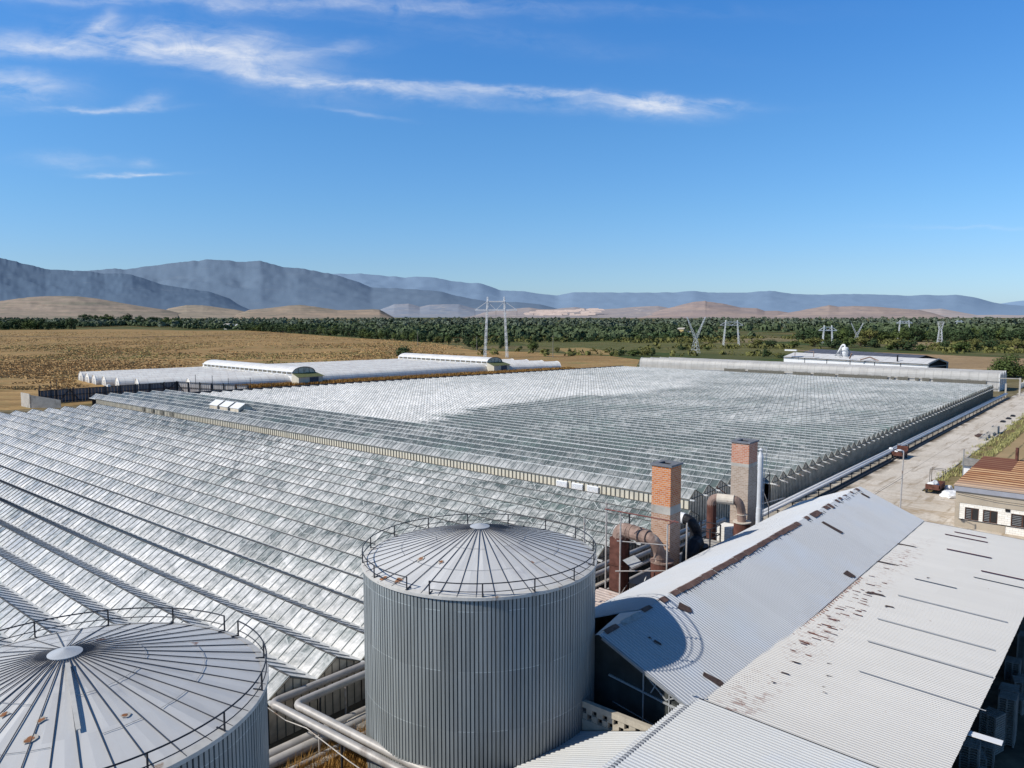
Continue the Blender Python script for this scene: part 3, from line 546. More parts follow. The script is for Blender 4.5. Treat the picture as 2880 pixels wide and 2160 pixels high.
# open roof flaps on the dark front spans
rf=random.Random(9)
for (fx,fy) in ((91.1,78),(92.4,71),(92.1,64.5),(95.4,92),(99,110),(98.6,120),(94.5,133)):
    v=MB(); v.poly([(fx,fy,5.15),(fx,fy+1.0,5.15),(fx-1.5,fy+1.0,5.42),(fx-1.5,fy,5.42)]); v.bar((fx-1.4,fy+.1,5.4),(fx-1.4,fy+.1,4.7),.05); v.build('roof_flap',M['galv'],GF)
# loose ends: bent gutter tails and metal scraps at the ragged road-side corner
for k_ in range(11):
    gx=109.5+3.18*k_; v=MB(); v.tube([(gx,42.6,3.3),(gx-.05,41.9,3.2),(gx+.2,41.4,3.0)],.10,6); v.build('gutter_tail',M['pale_steel'],GF)
# gabled roof lanterns on the rear greenhouse
for j,(lx,ly,lab) in enumerate(((97,176,'small white gabled vent housing on the rear glass roof, leftmost of three'),(97,171.2,'small white gabled vent housing on the rear glass roof, middle of three'),(97,166.4,'small white gabled vent housing on the rear glass roof, rightmost of three'))):
    t_=thing('roof_vent_house',(lx,ly,5.0),lab,'roof vent','vent housings on the rear glass roof')
    r=MB(); r.poly([(lx-1.9,ly-2.0,6.0),(lx-1.9,ly+2.0,6.0),(lx,ly+2.0,7.1),(lx,ly-2.0,7.1)][::-1]); r.poly([(lx,ly-2.0,7.1),(lx,ly+2.0,7.1),(lx+1.9,ly+2.0,6.0),(lx+1.9,ly-2.0,6.0)][::-1]); r.build('roof',M['white_paint'],t_)
    w=MB(); w.poly([(lx-1.75,ly-1.8,4.4),(lx+1.75,ly-1.8,4.4),(lx+1.75,ly-1.8,6.05),(lx,ly-1.8,7.05),(lx-1.75,ly-1.8,6.05)]); w.poly([(lx-1.75,ly-1.8,4.4),(lx-1.75,ly+1.8,4.4),(lx-1.75,ly+1.8,6.05),(lx-1.75,ly-1.8,6.05)]); w.build('wall',M['wall_glass'],t_)
    f=MB()
    for q in range(6): f.bar((lx-1.75+.7*q,ly-1.85,4.4),(lx-1.75+.7*q,ly-1.85,7.05-abs(-1.75+.7*q)*.58),.07)
    f.build('frame',M['galv'],t_)

# ================================================================== POLYTUNNELS
TD=(.974,-.225); ND=(.225,.974)
def tn(t,n,z): return (t*TD[0]+n*ND[0],t*TD[1]+n*ND[1],z)
def tunnel_mesh(P0,P1,w,h,wall=.9,seg=12):
    """vault from point P0 to P1 (ground centre line)"""
    d=Vector((P1[0]-P0[0],P1[1]-P0[1],0)); L=d.length; d.normalize(); s=Vector((-d.y,d.x,0)); mb=MB(); rows=max(2,int(L/6))
    prof=[(-w/2,0)]+[(-w/2*math.cos(math.pi*i/seg),wall+(h-wall)*math.sin(math.pi*i/seg)**.9) for i in range(seg+1)]+[(w/2,0)]
    n=len(prof)
    for r in range(rows+1):
        c=Vector((P0[0],P0[1],0))+d*(L*r/rows)
        for (o,z) in prof:
            p=c+s*o; mb.v.append((p.x,p.y,z-(.06 if r%2 else 0)*(1 if z>wall else 0)))
    for r in range(rows):
        for i in range(n-1): mb.face((r*n+i,r*n+i+1,(r+1)*n+i+1,(r+1)*n+i))
    EN=[]
    for e,c in ((0,Vector((P0[0],P0[1],0))),(1,Vector((P1[0],P1[1],0)))):
        ends=MB(); fr=MB(); EN.append((ends,fr)); cc=c+d*(.05 if e==0 else -.05)
        ends.poly([tuple(cc+s*o+Vector((0,0,z-.03))) for o,z in prof])
        cf=c-d*(.06 if e==0 else -.06)
        fr.tube([tuple(cf+s*o+Vector((0,0,z+.02))) for o,z in prof],.10,5,False)
        fr.bar(tuple(cf+s*-1.1),tuple(cf+s*-1.1+Vector((0,0,2.3))),.12); fr.bar(tuple(cf+s*1.1),tuple(cf+s*1.1+Vector((0,0,2.3))),.12); fr.bar(tuple(cf+s*-1.1+Vector((0,0,2.3))),tuple(cf+s*1.1+Vector((0,0,2.3))),.12)
        fr.bar(tuple(cf),tuple(cf+Vector((0,0,2.3))),.10); fr.bar(tuple(cf+s*-1.1+Vector((0,0,1.2))),tuple(cf+s*1.1+Vector((0,0,1.2))),.10)
    return mb,EN
def tunnel(P0,P1,w,h,label,group,cat='polytunnel',matf='film',name='polytunnel',wall=.9):
    t_=thing(name,(P0[0],P0[1],0),label,cat,group); mb,EN=tunnel_mesh(P0,P1,w,h,wall)
    mb.build('cover',M[matf],t_,smooth=False)
    for e,f in EN: e.build('end_panel',M[matf],t_); f.build('end_frame',M['white_paint'],t_)
    return t_
def lin(p,q,f): return (p[0]+(q[0]-p[0])*f,p[1]+(q[1]-p[1])*f)
c1n,c1f=(183.5,266),(186.5,343); c2n,c2f=(286,253),(289,322)
ordn=['nearest to the glasshouse','second','third','fourth','fifth','sixth','farthest']
for i in range(7):
    n=308+i*10.3; f=i/6
    left=[76,60,55,52,50,49,48][i]; cl=lin(c1n,c1f,.06+f*.9); cr=lin(c2n,c2f,.06+f*.9)
    tunnel(tn(left,n,0)[:2],cl,8.6 if i>1 else 9.0,3.9,('whitish plastic polytunnel with rounded end beside the dry field, %s of its row'%ordn[i]) if i>0 else 'whitish polytunnel with bare hoops at its end, nearest to the glasshouse on the left','polytunnels left of the first vaulted corridor')
    tunnel(cl,cr,9.6,3.9,'whitish polytunnel between the two vaulted corridors, %s of its row'%ordn[i],'polytunnels between the vaulted corridors')
    tunnel(cr,tn(258-2*i,n-2,0)[:2],9.6,3.9,'short whitish polytunnel right of the second vaulted corridor, %s of its row'%ordn[i],'polytunnels right of the second corridor')
def corridor(Pn,Pf,label):
    d=Vector((Pf[0]-Pn[0],Pf[1]-Pn[1],0)).normalized(); s=Vector((d.y,-d.x,0))     # s points right (+X)
    t_=thing('vaulted_corridor',(Pn[0],Pn[1],0),label,'polytunnel','vaulted corridors of the plastic greenhouse')
    mb,EN=tunnel_mesh(Pn,Pf,10.5,6.8,4.4); mb.build('cover',M['film_white'],t_)
    for e,f in EN: e.build('end_panel',M['wall_glass'],t_)
    f2=MB()
    P=Vector((Pn[0],Pn[1],0)); L=(Vector(Pf)-Vector(Pn)).length
    f2.tube([tuple(P-d*.1+s*(5.3*math.cos(math.pi*i/12))+Vector((0,0,4.4+2.5*math.sin(math.pi*i/12)**.9))) for i in range(13)],.13,5,False)
    for o in (-2.5,0,2.5): f2.bar(tuple(P-d*.1+s*o+Vector((0,0,4.5))),tuple(P-d*.1+s*o+Vector((0,0,6.3))),.09)
    f2.build('end_frame',M['dark_steel'],t_)
    wn=MB(); fr=MB()
    k=0
    while k<L-2:
        a=P+d*(k+.4)-s*5.36; b=P+d*(k+3.4)-s*5.36
        wn.poly([tuple(a+Vector((0,0,4.0))),tuple(b+Vector((0,0,4.0))),tuple(b+Vector((0,0,4.9))),tuple(a+Vector((0,0,4.9)))][::-1]); fr.bar(tuple(P+d*k-s*5.42+Vector((0,0,3.8))),tuple(P+d*k-s*5.42+Vector((0,0,5.1))),.28); k+=3.8
    fr.bar(tuple(P-s*5.42+Vector((0,0,5.05))),tuple(P+d*L-s*5.42+Vector((0,0,5.05))),.22); fr.bar(tuple(P-s*5.42+Vector((0,0,3.85))),tuple(P+d*L-s*5.42+Vector((0,0,3.85))),.22)
    wn.build('window_strip',M['mullion'],t_); fr.build('window_frame',M['white_paint'],t_)
    po=MB(); q=lambda o,dd,z: tuple(P+s*o-d*dd+Vector((0,0,z)))
    po.poly([q(-5.6,.1,4.5),q(5.6,.1,4.5),q(6.3,5.5,3.2),q(-6.3,5.5,3.2)]); po.build('porch_roof',simple('olive_sheet',(.13,.145,.06),.7,0,.25,1),t_)
    pw_=MB(); pw_.poly([q(-5.6,5,0),q(5.6,5,0),q(5.6,5,3.2),q(-5.6,5,3.2)]); pw_.poly([q(-5.6,0,0),q(-5.6,5,0),q(-5.6,5,3.25),q(-5.6,0,4.4)]); pw_.poly([q(5.6,0,0),q(5.6,5,0),q(5.6,5,3.25),q(5.6,0,4.4)]); pw_.build('porch_wall',M['cream_panel'],t_)
    dr=MB(); dr.poly([q(-.6,5.06,0),q(3.6,5.06,0),q(3.6,5.06,2.9),q(-.6,5.06,2.9)]); dr.build('door',simple('blue_grey_door',(.06,.08,.11),.5),t_)
corridor(c1n,c1f,'white vaulted plastic corridor with olive porch, the left and larger-looking of two')
corridor(c2n,c2f,'white vaulted plastic corridor with olive porch, the right and farther of two')
# rear row of gothic tunnels beyond the big glasshouse
for i in range(4):
    xc=330.2+3.9*i
    tunnel((xc,44.4),(xc+1.5,196-3*i),3.85,6.9,['long grey-white tunnel nearest behind the big glasshouse','long grey-white tunnel second behind the big glasshouse','long grey-white tunnel third behind the big glasshouse','long grey-white tunnel farthest behind the big glasshouse'][i],'long tunnels behind the big glasshouse',matf='film_far',wall=4.2)
t_=thing('plastic_screen',(329,120,0),'row of grey openings along the low side of the long rear tunnels','screen')
y=46; rr=random.Random(2); s_=None
while y<150:
    if rr.random()<.82:
        s_=s_ or MB(); s_.box(327.95,328.05,y,y+1.27,2.3+rr.random()*.25,3.75+rr.random()*.25)
    elif s_: s_.build('panel',M['mullion'],t_); s_=None
    y+=1.25
if s_: s_.build('panel',M['mullion'],t_)
s2=MB(); s2.box(327.98,328.02,44.5,196,1.0,2.0); s2.bar((327.95,44.5,3.75),(327.95,196,3.75),.15); s2.build('rail',M['film_far'],t_)
# ================================================================== STORAGE TANKS
def tank(cx,cy,r,zr,zc,nrib,nseam,gap,label,dent=None,plank=None):
    T=thing('storage_tank',(cx,cy,0),label,'tank')
    mb=MB(); zs=[0,1.4,3.0,4.8,6.4,zr-.05]; prof=((0,0),(.68,0),(.73,-.09),(.95,-.09)); cols=[]
    rj=random.Random(11)
    for k in range(nrib):
        jr=rj.uniform(-.008,.008)
        for (f,o) in prof: cols.append((2*math.pi*(k+f)/nrib,o+jr,k))
    n=len(cols)
    for z in zs:
        for (a,o,k) in cols:
            dr=o; da=0
            if dent is not None and z<6:
                q=(a-dent)/(2*math.pi/nrib); s=1-z/6
                if abs(q)<7: dr+= (.07*(1-abs(q)/7))*s*(1 if q>0 else -1.3); da=(.35*(1-abs(q)/7))*s*(1 if q>0 else -1)*2*math.pi/nrib
            mb.v.append((cx+(r+dr)*math.cos(a+da),cy+(r+dr)*math.sin(a+da),z))
    for j in range(len(zs)-1):
        for i in range(n): mb.face((j*n+i,j*n+(i+1)%n,(j+1)*n+(i+1)%n,(j+1)*n+i))
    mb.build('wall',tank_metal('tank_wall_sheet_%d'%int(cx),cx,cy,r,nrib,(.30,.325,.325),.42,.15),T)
    # conical sheet roof
    rim=r+.07; rc=.62; zt=zc-.18; mb=MB(); rows=4; rk=random.Random(4)
    for j in range(rows+1):
        f=j/rows; rr=rim+(rc-.15-rim)*f
        for i in range(nseam*2):
            a=2*math.pi*(i-.0)/(nseam*2); z=zr+(zt-zr)*f+ (.012 if i%2 else 0)*(1-f)+rk.uniform(-.012,.012)
            mb.v.append((cx+rr*math.cos(a),cy+rr*math.sin(a),z))
    n=nseam*2
    for j in range(rows):
        for i in range(n): mb.face((j*n+i,j*n+(i+1)%n,(j+1)*n+(i+1)%n,(j+1)*n+i))
    mb.build('roof',cone_metal('tank_roof_sheet_%d'%int(cx),cx,cy,nseam),T)
    mb=MB()
    for i in range(nseam):
        a=2*math.pi*i/nseam; c,s=math.cos(a),math.sin(a)
        mb.bar((cx+(rim-.02)*c,cy+(rim-.02)*s,zr+.035),(cx+(rc-.1)*c,cy+(rc-.1)*s,zt+.03),.020,.04)
    mb.build('roof_seam',M['galv_blue'],T)
    mb=MB()
    for fr,off in ((.36,.0),(.68,.5)):
        rr=rim+(rc-rim)*fr; z=zr+(zt-zr)*fr+.02
        for i in range(nseam):
            if rk.random()<.25: continue
            a0=2*math.pi*(i+.06)/nseam;a1=2*math.pi*(i+.94)/nseam; w=0.0 if rk.random()<.8 else .06
            mb.bar((cx+(rr+w)*math.cos(a0),cy+(rr+w)*math.sin(a0),z-w*.28+.015),(cx+(rr+w)*math.cos(a1),cy+(rr+w)*math.sin(a1),z-w*.28+.015),.014,.012)
    mb.build('sheet_lap',M['grey_steel'],T)
    mb=MB(); mb.tube([(cx,cy,zt-.02),(cx,cy,zt+.03),(cx,cy,zc+.02)],[rc,rc,.05],28); mb.build('roof_cap',M['cap_sheet'],T)
    mb=MB()
    for i in range(96):
        a0=2*math.pi*i/96;a1=2*math.pi*(i+1)/96; o=rim+.03
        for (ra,za,rb,zb) in ((o,zr-.14,o,zr+.03),(o,zr+.03,rim-.28,zr+.105),):
            mb.poly([(cx+ra*math.cos(a0),cy+ra*math.sin(a0),za),(cx+ra*math.cos(a1),cy+ra*math.sin(a1),za),(cx+rb*math.cos(a1),cy+rb*math.sin(a1),zb),(cx+rb*math.cos(a0),cy+rb*math.sin(a0),zb)])
    mb.build('rim_flashing',M['rim_sheet'],T)
    # guard rail with a ladder gap
    R=rim-.05; H=.78; g0,g1=gap; span=2*math.pi-(g1-g0)
    arc=lambda z:[(cx+R*math.cos(g1+span*i/90),cy+R*math.sin(g1+span*i/90),z) for i in range(91)]
    mb=MB(); mb.tube(arc(zr+H),.032,6); mb.build('top_rail',M['dark_steel'],T)
    mb=MB(); mb.tube(arc(zr+.33),.022,6); mb.build('middle_rail',M['dark_steel'],T)
    np_=15
    for i in range(np_+1):
        a=g1+span*i/np_; c,s=math.cos(a),math.sin(a)
        mb=MB(); mb.bar((cx+R*c,cy+R*s,zr+.02),(cx+R*c,cy+R*s,zr+H+.02),.055); mb.bar((cx+R*c,cy+R*s,zr+.08),(cx+(R-.35)*c,cy+(R-.35)*s,zr+.13),.05)
        mb.build('railing_post',M['dark_steel'],T)
    if plank is not None:
        c,s=math.cos(plank),math.sin(plank); mb=MB(); p=lambda rr:(cx+rr*c,cy+rr*s,zr+(zt-zr)*(rim-rr)/(rim-rc)+.10)
        mb.bar(p(1.0),p(4.6),.15,.03); mb.build('roof_batten',M['rim_sheet'],T)
    return T
M['galv_blue']=simple('seam_steel',(.085,.088,.10),.5,.2,.15,2)
M['cap_sheet']=simple('cap_sheet',(.50,.52,.54),.5,.1,.12,2)
M['rim_sheet']=simple('rim_sheet',(.58,.56,.52),.55,0,.15,2,col2=(.33,.24,.18),f2=(.6,.7),scale2=1.2)
va=lambda X,Y: math.atan2(sv(X,Y)[1],sv(X,Y)[0])
ga=va(-3.05,-6.4)
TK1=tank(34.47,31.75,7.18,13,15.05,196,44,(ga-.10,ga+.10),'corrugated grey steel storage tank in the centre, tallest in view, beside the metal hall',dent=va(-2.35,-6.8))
gb_=va(4.1,6.0)
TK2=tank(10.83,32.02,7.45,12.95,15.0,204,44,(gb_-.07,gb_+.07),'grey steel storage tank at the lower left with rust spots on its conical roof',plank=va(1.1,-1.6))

def stain(root,cx,cy,r,zr,zc,x,y,size,seed):
    rr=random.Random(seed); rim=r+.07; zt=zc-.18; f=lambda X,Y: zr+(zt-zr)*(rim-math.hypot(X-cx,Y-cy))/(rim-.62)
    for k,(sz_,mt,lift) in enumerate(((size*1.5,'stain_tan',.028),(size,'stain_rust',.036))):
        mb=MB(); P=[]
        for i in range(11):
            a=6.283*i/11; q=sz_*rr.uniform(.5,1.1); X=x+q*math.cos(a); Y=y+q*.8*math.sin(a); P.append((X,Y,f(X,Y)+lift))
        mb.poly(P); mb.build('rust_stain',M[mt],root)
M['stain_tan']=simple('stain_tan',(.50,.455,.39),.7,0,.15,4); M['stain_rust']=simple('stain_rust',(.30,.13,.06),.85,0,.4,6)
for i,(x,y,s_) in enumerate(((8.35,28.27,.17),(8.92,28.88,.13),(11.13,27.45,.12),(8.14,30.08,.14))): stain(TK2,10.83,32.02,7.45,12.95,15.0,x,y,s_,i)
for i,(x,y,s_) in enumerate(((27.85,31.85,.30),(30.0,32.35,.22),(30.24,30.91,.16),(27.6,32.9,.25))): stain(TK1,34.47,31.75,7.18,13,15.05,x,y,s_,i+7)
# ================================================================== METAL HALL AND LEAN-TO
def corr(x0,x1,pitch,h,prof,zoff=None,jit=.0,duty=(.0,.50,.62,.90)):
    """ribbed sheet, ribs run across X; prof = [(y,z),...]"""
    mb=MB(); cols=[]; x=x0; rj=random.Random(3)
    while x<x1:
        for f,o in zip(duty,(0,0,h,h)): cols.append((min(x+f*pitch,x1),o))
        x+=pitch
    cols.append((x1,0)); m=len(prof)
    for (xx,o) in cols:
        for (y,z) in prof: mb.v.append((xx,y+rj.uniform(-jit,jit) if y in (prof[0][0],prof[-1][0]) else y,z+o+(zoff(xx,y) if zoff else 0)))
    for i in range(len(cols)-1):
        for j in range(m-1): mb.face((i*m+j,i*m+j+1,(i+1)*m+j+1,(i+1)*m+j))
    return mb
SL=(9-6.17)/(24.55-17.84)
hall_z=lambda y: 9-SL*abs(y-24.55)
HALL=thing('metal_hall',(63,24.5,0),'large metal hall with ribbed grey gable roof and broken brown ridge capping','industrial hall')
corr(37.1,88.8,.26,.05,[(24.55,9.0),(22.2,hall_z(22.2)),(20.0,hall_z(20.0)),(18.05,hall_z(18.05)+.03)]).build('roof_slope',M['hall_sheet'],HALL,label='grey roof slope facing the lean-to')
corr(42.6,88.8,.26,.05,[(31.2,hall_z(31.2)),(28,hall_z(28)),(24.58,8.99)]).build('roof_slope',M['hall_sheet'],HALL,label='bright roof slope facing the chimneys')
rsh=MB(); rsh.poly([(37.3,24.5,8.97),(42.6,24.5,8.97),(42.6,26.6,hall_z(26.6)),(37.3,25.0,hall_z(25))]); rsh.build('ridge_sheet',M['hall_sheet'],HALL)
ev=MB(); ev.box(42.6,88.7,31.15,31.27,hall_z(31.2)-.12,hall_z(31.2)-.02); ev.build('eave_gutter',M['trunk'],HALL)
w=MB(); w.box(42.9,88.4,30.6,30.8,0,hall_z(30.9)-.1); w.build('side_wall',M['concrete'],HALL)
w=MB(); w.poly([(38.2,18.2,0),(38.2,24.5,0),(38.2,24.5,8.9),(38.2,18.2,6.2)]); w.poly([(38.2,24.5,0),(38.2,27.3,0),(38.2,25.6,8.5),(38.2,24.5,8.9)]); w.build('gable_wall',M['gable_glass'] if 'gable_glass' in M else M.setdefault('gable_glass',simple('dim_gable_glazing',(.045,.05,.048),.35,0,.5,.9,spec=.5,col2=(.10,.105,.095),f2=(.55,.7),scale2=.5)),HALL)
w=MB(); w.poly([(88.5,17.9,0),(88.5,31.0,0),(88.5,31.0,hall_z(31)-.1),(88.5,24.55,8.9),(88.5,17.9,hall_z(17.9)-.1)]); w.build('gable_wall',M['concrete'],HALL)
fr=MB(); X=38.12
for p,q,t_ in (((X,24.5,6.2),(X,18.4,5.4),.10),((X,23.6,8.3),(X,20.6,5.9),.07),((X,20.6,5.9),(X,18.5,7.0),.06),((X,22.1,0),(X,22.1,7.8),.07),((X,20.4,0),(X,20.4,7.1),.06),((X,18.8,0),(X,18.8,6.4),.06),((X,21.6,6.0),(X,20.9,7.3),.06),((X,20.3,5.6),(X,19.3,3.2),.06),((X,24.2,4.6),(X,18.5,3.6),.05)): fr.bar(p,q,t_)
fr.build('gable_frame',M['galv'],HALL)
bg=MB(); bg.bar((37.2,24.4,8.85),(37.2,18.1,hall_z(18.1)-.12),.10,.22); bg.build('barge_board',M['grey_steel'],HALL)
rk=random.Random(21)
def ridge_piece(x0,x1,w=.55,lab=None,mat='brown_patch'):
    mb=MB(); n=max(1,int((x1-x0)/.9)); xs_=[x0+(x1-x0)*i/n for i in range(n+1)]
    for a,b in zip(xs_,xs_[1:]):
        d=rk.uniform(-.06,.08); lift=rk.uniform(.05,.11)
        mb.poly([(a,24.58,9.04+lift),(b-.03,24.58,9.04+lift),(b-.03+rk.uniform(-.05,.05),24.55-w-d,hall_z(24.55-w-d)+.07+lift*.4),(a+rk.uniform(-.05,.05),24.55-w-d,hall_z(24.55-w-d)+.07+lift*.4)][::-1])
        mb.poly([(a,24.58,9.04+lift),(b-.03,24.58,9.04+lift),(b-.03,24.8,8.93+lift),(a,24.8,8.93+lift)])
    mb.build('ridge_cap',M[mat],HALL,label=lab)
M['ridge_brown']=simple('rusted_ridge_sheet',(.16,.095,.075),.8,0,.4,1.2,col2=(.075,.05,.045),scale2=1.5)
ridge_piece(45.8,69.6,.36,'long rusted brown ridge capping','ridge_brown')
for a,b,w_ in ((37.6,39.0,.5),(41.9,43.0,.5),(44.2,45.1,.5),(71.4,72.2,.5),(72.9,75.0,.75),(76.6,77.6,.6),(77.7,78.4,.9),(80.2,80.7,.5),(81.3,81.9,.4),(83.2,83.7,.35),(85.1,85.5,.5),(86.9,87.6,.5)): ridge_piece(a,b,w_*.62,None,'ridge_brown')
ridge_piece(39.4,41.6,.35,'pale loose ridge strip in the tank shadow','pale_steel')
wb=MB()
for a in [46+.55*i for i in range(78)]: 
    if rk.random()<.55: wb.bar((a,24.25,hall_z(24.25)+.075),(a,24.05-rk.uniform(0,.2),hall_z(24.0)+.07),.07,.02)
wb.build('cap_teeth',M['dark_steel'],HALL)
def patch(root,zf,pts,mat='brown_patch',lift=.105,name='roof_patch'):
    mb=MB(); mb.poly([(x,y,zf(y)+lift) for x,y in pts][::-1]); return mb.build(name,M[mat],root)
hp=lambda cx,cy,pts: patch(HALL,hall_z,[(cx+a*.62,cy+b*.72) for a,b in pts])
hp(45.2,23.2,[(-.75,.35),(.55,.75),(.95,-.2),(.35,-.65),(-.1,-.5)])
hp(40.6,18.85,[(-.55,.75),(.1,.95),(.75,-.3),(.55,-.75),(-.2,-.65)])
hp(65.2,18.6,[(-.8,.5),(.9,.5),(.8,-.5),(.2,-.6),(-.7,-.2)])
hp(72.9,22.3,[(-.5,1.5),(.4,1.5),(.6,-1.0),(-.3,-1.0)])
hp(86.6,23.4,[(-.4,.6),(.5,.6),(.5,-.5),(-.3,-.5)])
hp(40.1,22.3,[(-.25,.3),(.15,.35),(.3,-.2),(0,-.35)]); hp(40.0,22.8,[(-.2,.1),(.2,.1),(.1,-.2)])

shed_z=lambda y: 5.80+.036*(y-6.6)
zo=lambda x,y: .345*max(0,(57-x)/20)
LEAN=thing('lean_to_shed',(62,12,0),'long low lean-to shed with pale ribbed roof and dark red slots, along the hall','shed')
corr(38.2,88.9,.24,.055,[(18.35,shed_z(18.35)),(16.8,shed_z(16.8)),(12,shed_z(12)),(6.6,shed_z(6.6))],zoff=zo,jit=.015).build('roof',M['shed_sheet'],LEAN)
w=MB(); w.box(36.8,88.5,9.6,9.8,0,5.7); w.box(88.4,88.6,8.7,18,0,5.75); w.build('wall',M['soot_concrete'],LEAN)
sz=lambda x: (lambda y: shed_z(y)+zo(x,0))
def slot(x,y0,y1,w_,mat):
    mb=MB(); x0=x-w_/2;x1=x+w_/2; f=sz(x)
    mb.box(x0,x1,min(y0,y1),max(y0,y1),f(y0)+.04,f(y0)+.10) if False else mb.poly([(x0,y0,f(y0)+.105),(x1,y0,f(y0)+.105),(x1,y1,f(y1)+.105),(x0,y1,f(y1)+.105)] if y0<y1 else [(x0,y1,f(y1)+.105),(x1,y1,f(y1)+.105),(x1,y0,f(y0)+.105),(x0,y0,f(y0)+.105)])
    mb.build('roof_slot',M[mat],LEAN)
M['seam_pale']=simple('seam_pale',(.47,.465,.45),.6,0,.1,1)
for s_ in SLOTS: slot(*(s_ if s_[4]!='galv' else s_[:4]+('seam_pale',)))
rp=random.Random(8)
for (px_,py_,sx,sy) in PATCHES: patch(LEAN,sz(px_),[(px_-sx*.6,py_+sy*.7),(px_+sx*.4,py_+sy*.6),(px_+sx*.6,py_-sy*.45),(px_+.05,py_-sy*.7)],lift=.105)
M['rust_fleck']=simple('rust_fleck',(.20,.075,.05),.85,0,.4,3)
M['seam_pale']=simple('seam_pale',(.47,.465,.45),.6,0,.1,1)
# rust-eaten rib ends near the hall junction
for k in range(60):
    x=58+rp.gauss(0,5.5); y=16.7+rp.uniform(-1.0,.7); l=rp.uniform(.2,.7); ww=rp.uniform(.03,.08)
    mb=MB(); f=sz(x); mb.poly([(x-ww,y-l/2,f(y-l/2)+.09),(x+ww,y-l/2,f(y-l/2)+.09),(x+ww*.6,y+l/2,f(y+l/2)+.09),(x-ww*.6,y+l/2,f(y+l/2)+.09)]); mb.build('rust_streak',M['rust_fleck'],LEAN)
mb=MB(); rj=random.Random(5)
x=38.6
while x<66:
    y=18.0+rj.uniform(-.05,.05); mb.poly([(x,y,hall_z(y)+.11),(x+.12,y,hall_z(y)+.11),(x+.10,y-rj.uniform(.15,.4),hall_z(y)+.02),(x,y-.2,hall_z(y)+.03)][::-1]); x+=rj.uniform(.22,.5)
mb.build('eave_rust',simple('pink_rust',(.38,.20,.14),.85,0,.5,3),LEAN)
mb=MB(); mb.box(45.3,45.8,5.1,6.9,5.78,5.84); mb.build('loose_board',M['white_paint'],LEAN)

fz=lambda y: 6.165+.036*(y-8)
FRONT=thing('front_shed',(29,13,0),'nearest shed with pale bluish ribbed roof at the bottom of the view','shed')
corr(8,38.3,.24,.06,[(19.15,fz(19.15)),(14,fz(14)),(6.1,fz(6.1))],jit=.01).build('roof',M['front_sheet'],FRONT)
w=MB(); w.box(8.5,37.9,18.7,18.9,0,6.6); w.box(8.5,38.0,9.6,9.8,0,6.1); w.build('wall',M['soot_concrete'],FRONT)
mb=MB()
for (x,y,l,t_) in ((31.2,10.3,2.6,.12),(30.6,7.6,1.5,.10),(33.4,8.8,1.0,.08)): mb.poly([(x-t_,y-l/2,fz(y)+.03),(x+t_,y-l/2,fz(y)+.03),(x+t_,y+l/2,fz(y)+.12),(x-t_,y+l/2,fz(y)+.12)])
mb.build('loose_strip',M['rim_sheet'],FRONT)
bz=lambda y: 5.15-.36*(y-20.6)
LOW=thing('low_roof_annex',(29,22,0),'small annex with ribbed roof sloping down against the foot of the central tank','shed')
corr(14,35.4,.24,.06,[(18.9,bz(18.9)),(22,bz(22)),(25.6,bz(25.6))]).build('roof',M['front_sheet'],LOW)
w=MB(); w.box(14.2,35.2,25.1,25.3,0,3.3); w.build('wall',M['soot_concrete'],LOW)
BW=thing('block_wall',(35.6,22,0),'low pierced breeze-block wall between the tank and the front shed roof','wall')
mb=MB()
zt=[4.15,4.50,4.85,5.20,5.55]
mb.box(35.48,35.72,19.6,24.6,3.2,4.15)
for r_ in range(4):
    z0,z1=zt[r_],zt[r_+1]
    if r_ in (0,3): mb.box(35.45,35.75,19.6,24.6,z0,z1); continue
    y=19.6+(.35 if r_%2 else 0)
    while y<24.6: mb.box(35.5,35.7,y,min(y+.42,24.6),z0,z1); y+=.72
mb.build('masonry',simple('cream_block',(.46,.41,.33),.9,0,.2,2),BW)

M['brick_brown']=M['brick_grey']; M['brick_grey']=brick('grey_brick',(.33,.25,.19),(.44,.36,.29))
# ================================================================== CHIMNEYS
def chimney(x,y,sx,sy,zt,zb1,zb2,up,down,label):
    T=thing('brick_chimney',(x+sx/2,y+sy/2,0),label,'chimney')
    mb=MB(); mb.box(x,x+sx,y,y+sy,0,zb1); mb.build('lower_shaft',M[down],T)
    mb=MB(); mb.box(x-.015,x+sx+.015,y-.015,y+sy+.015,zb1,zb2); mb.build('band',M['concrete'],T)
    mb=MB(); mb.box(x,x+sx,y,y+sy,zb2,zt-.12); mb.build('upper_shaft',M[up],T)
    mb=MB(); o=.14; i=.40; z0,z1=zt-.12,zt+.05
    mb.box(x-o,x+sx+o,y-o,y+i,z0,z1); mb.box(x-o,x+sx+o,y+sy-i,y+sy+o,z0,z1); mb.box(x-o,x+i,y+i,y+sy-i,z0,z1); mb.box(x+sx-i,x+sx+o,y+i,y+sy-i,z0,z1)
    mb.build('cap_slab',M['soot_concrete'],T)
    mb=MB(); mb.poly([(x+i,y+i,zt-.11),(x+sx-i,y+i,zt-.11),(x+sx-i,y+sy-i,zt-.11),(x+i,y+sy-i,zt-.11)]); mb.build('flue_opening',M['dark_void'],T)
    return T
chimney(62.1,33.5,2.0,1.95,14.25,9.65,10.4,'brick_orange','brick_brown','orange brick chimney nearer the tank, with a square black-edged cap')
chimney(79.5,33.5,2.3,2.0,14.15,11.45,11.78,'brick_rose','brick_grey','pinkish and grey brick chimney beside the silver flue, the farther of two')
T=thing('metal_flue',(87.2,35.3,0),'tall thin silver metal flue right of the farther brick chimney','flue')
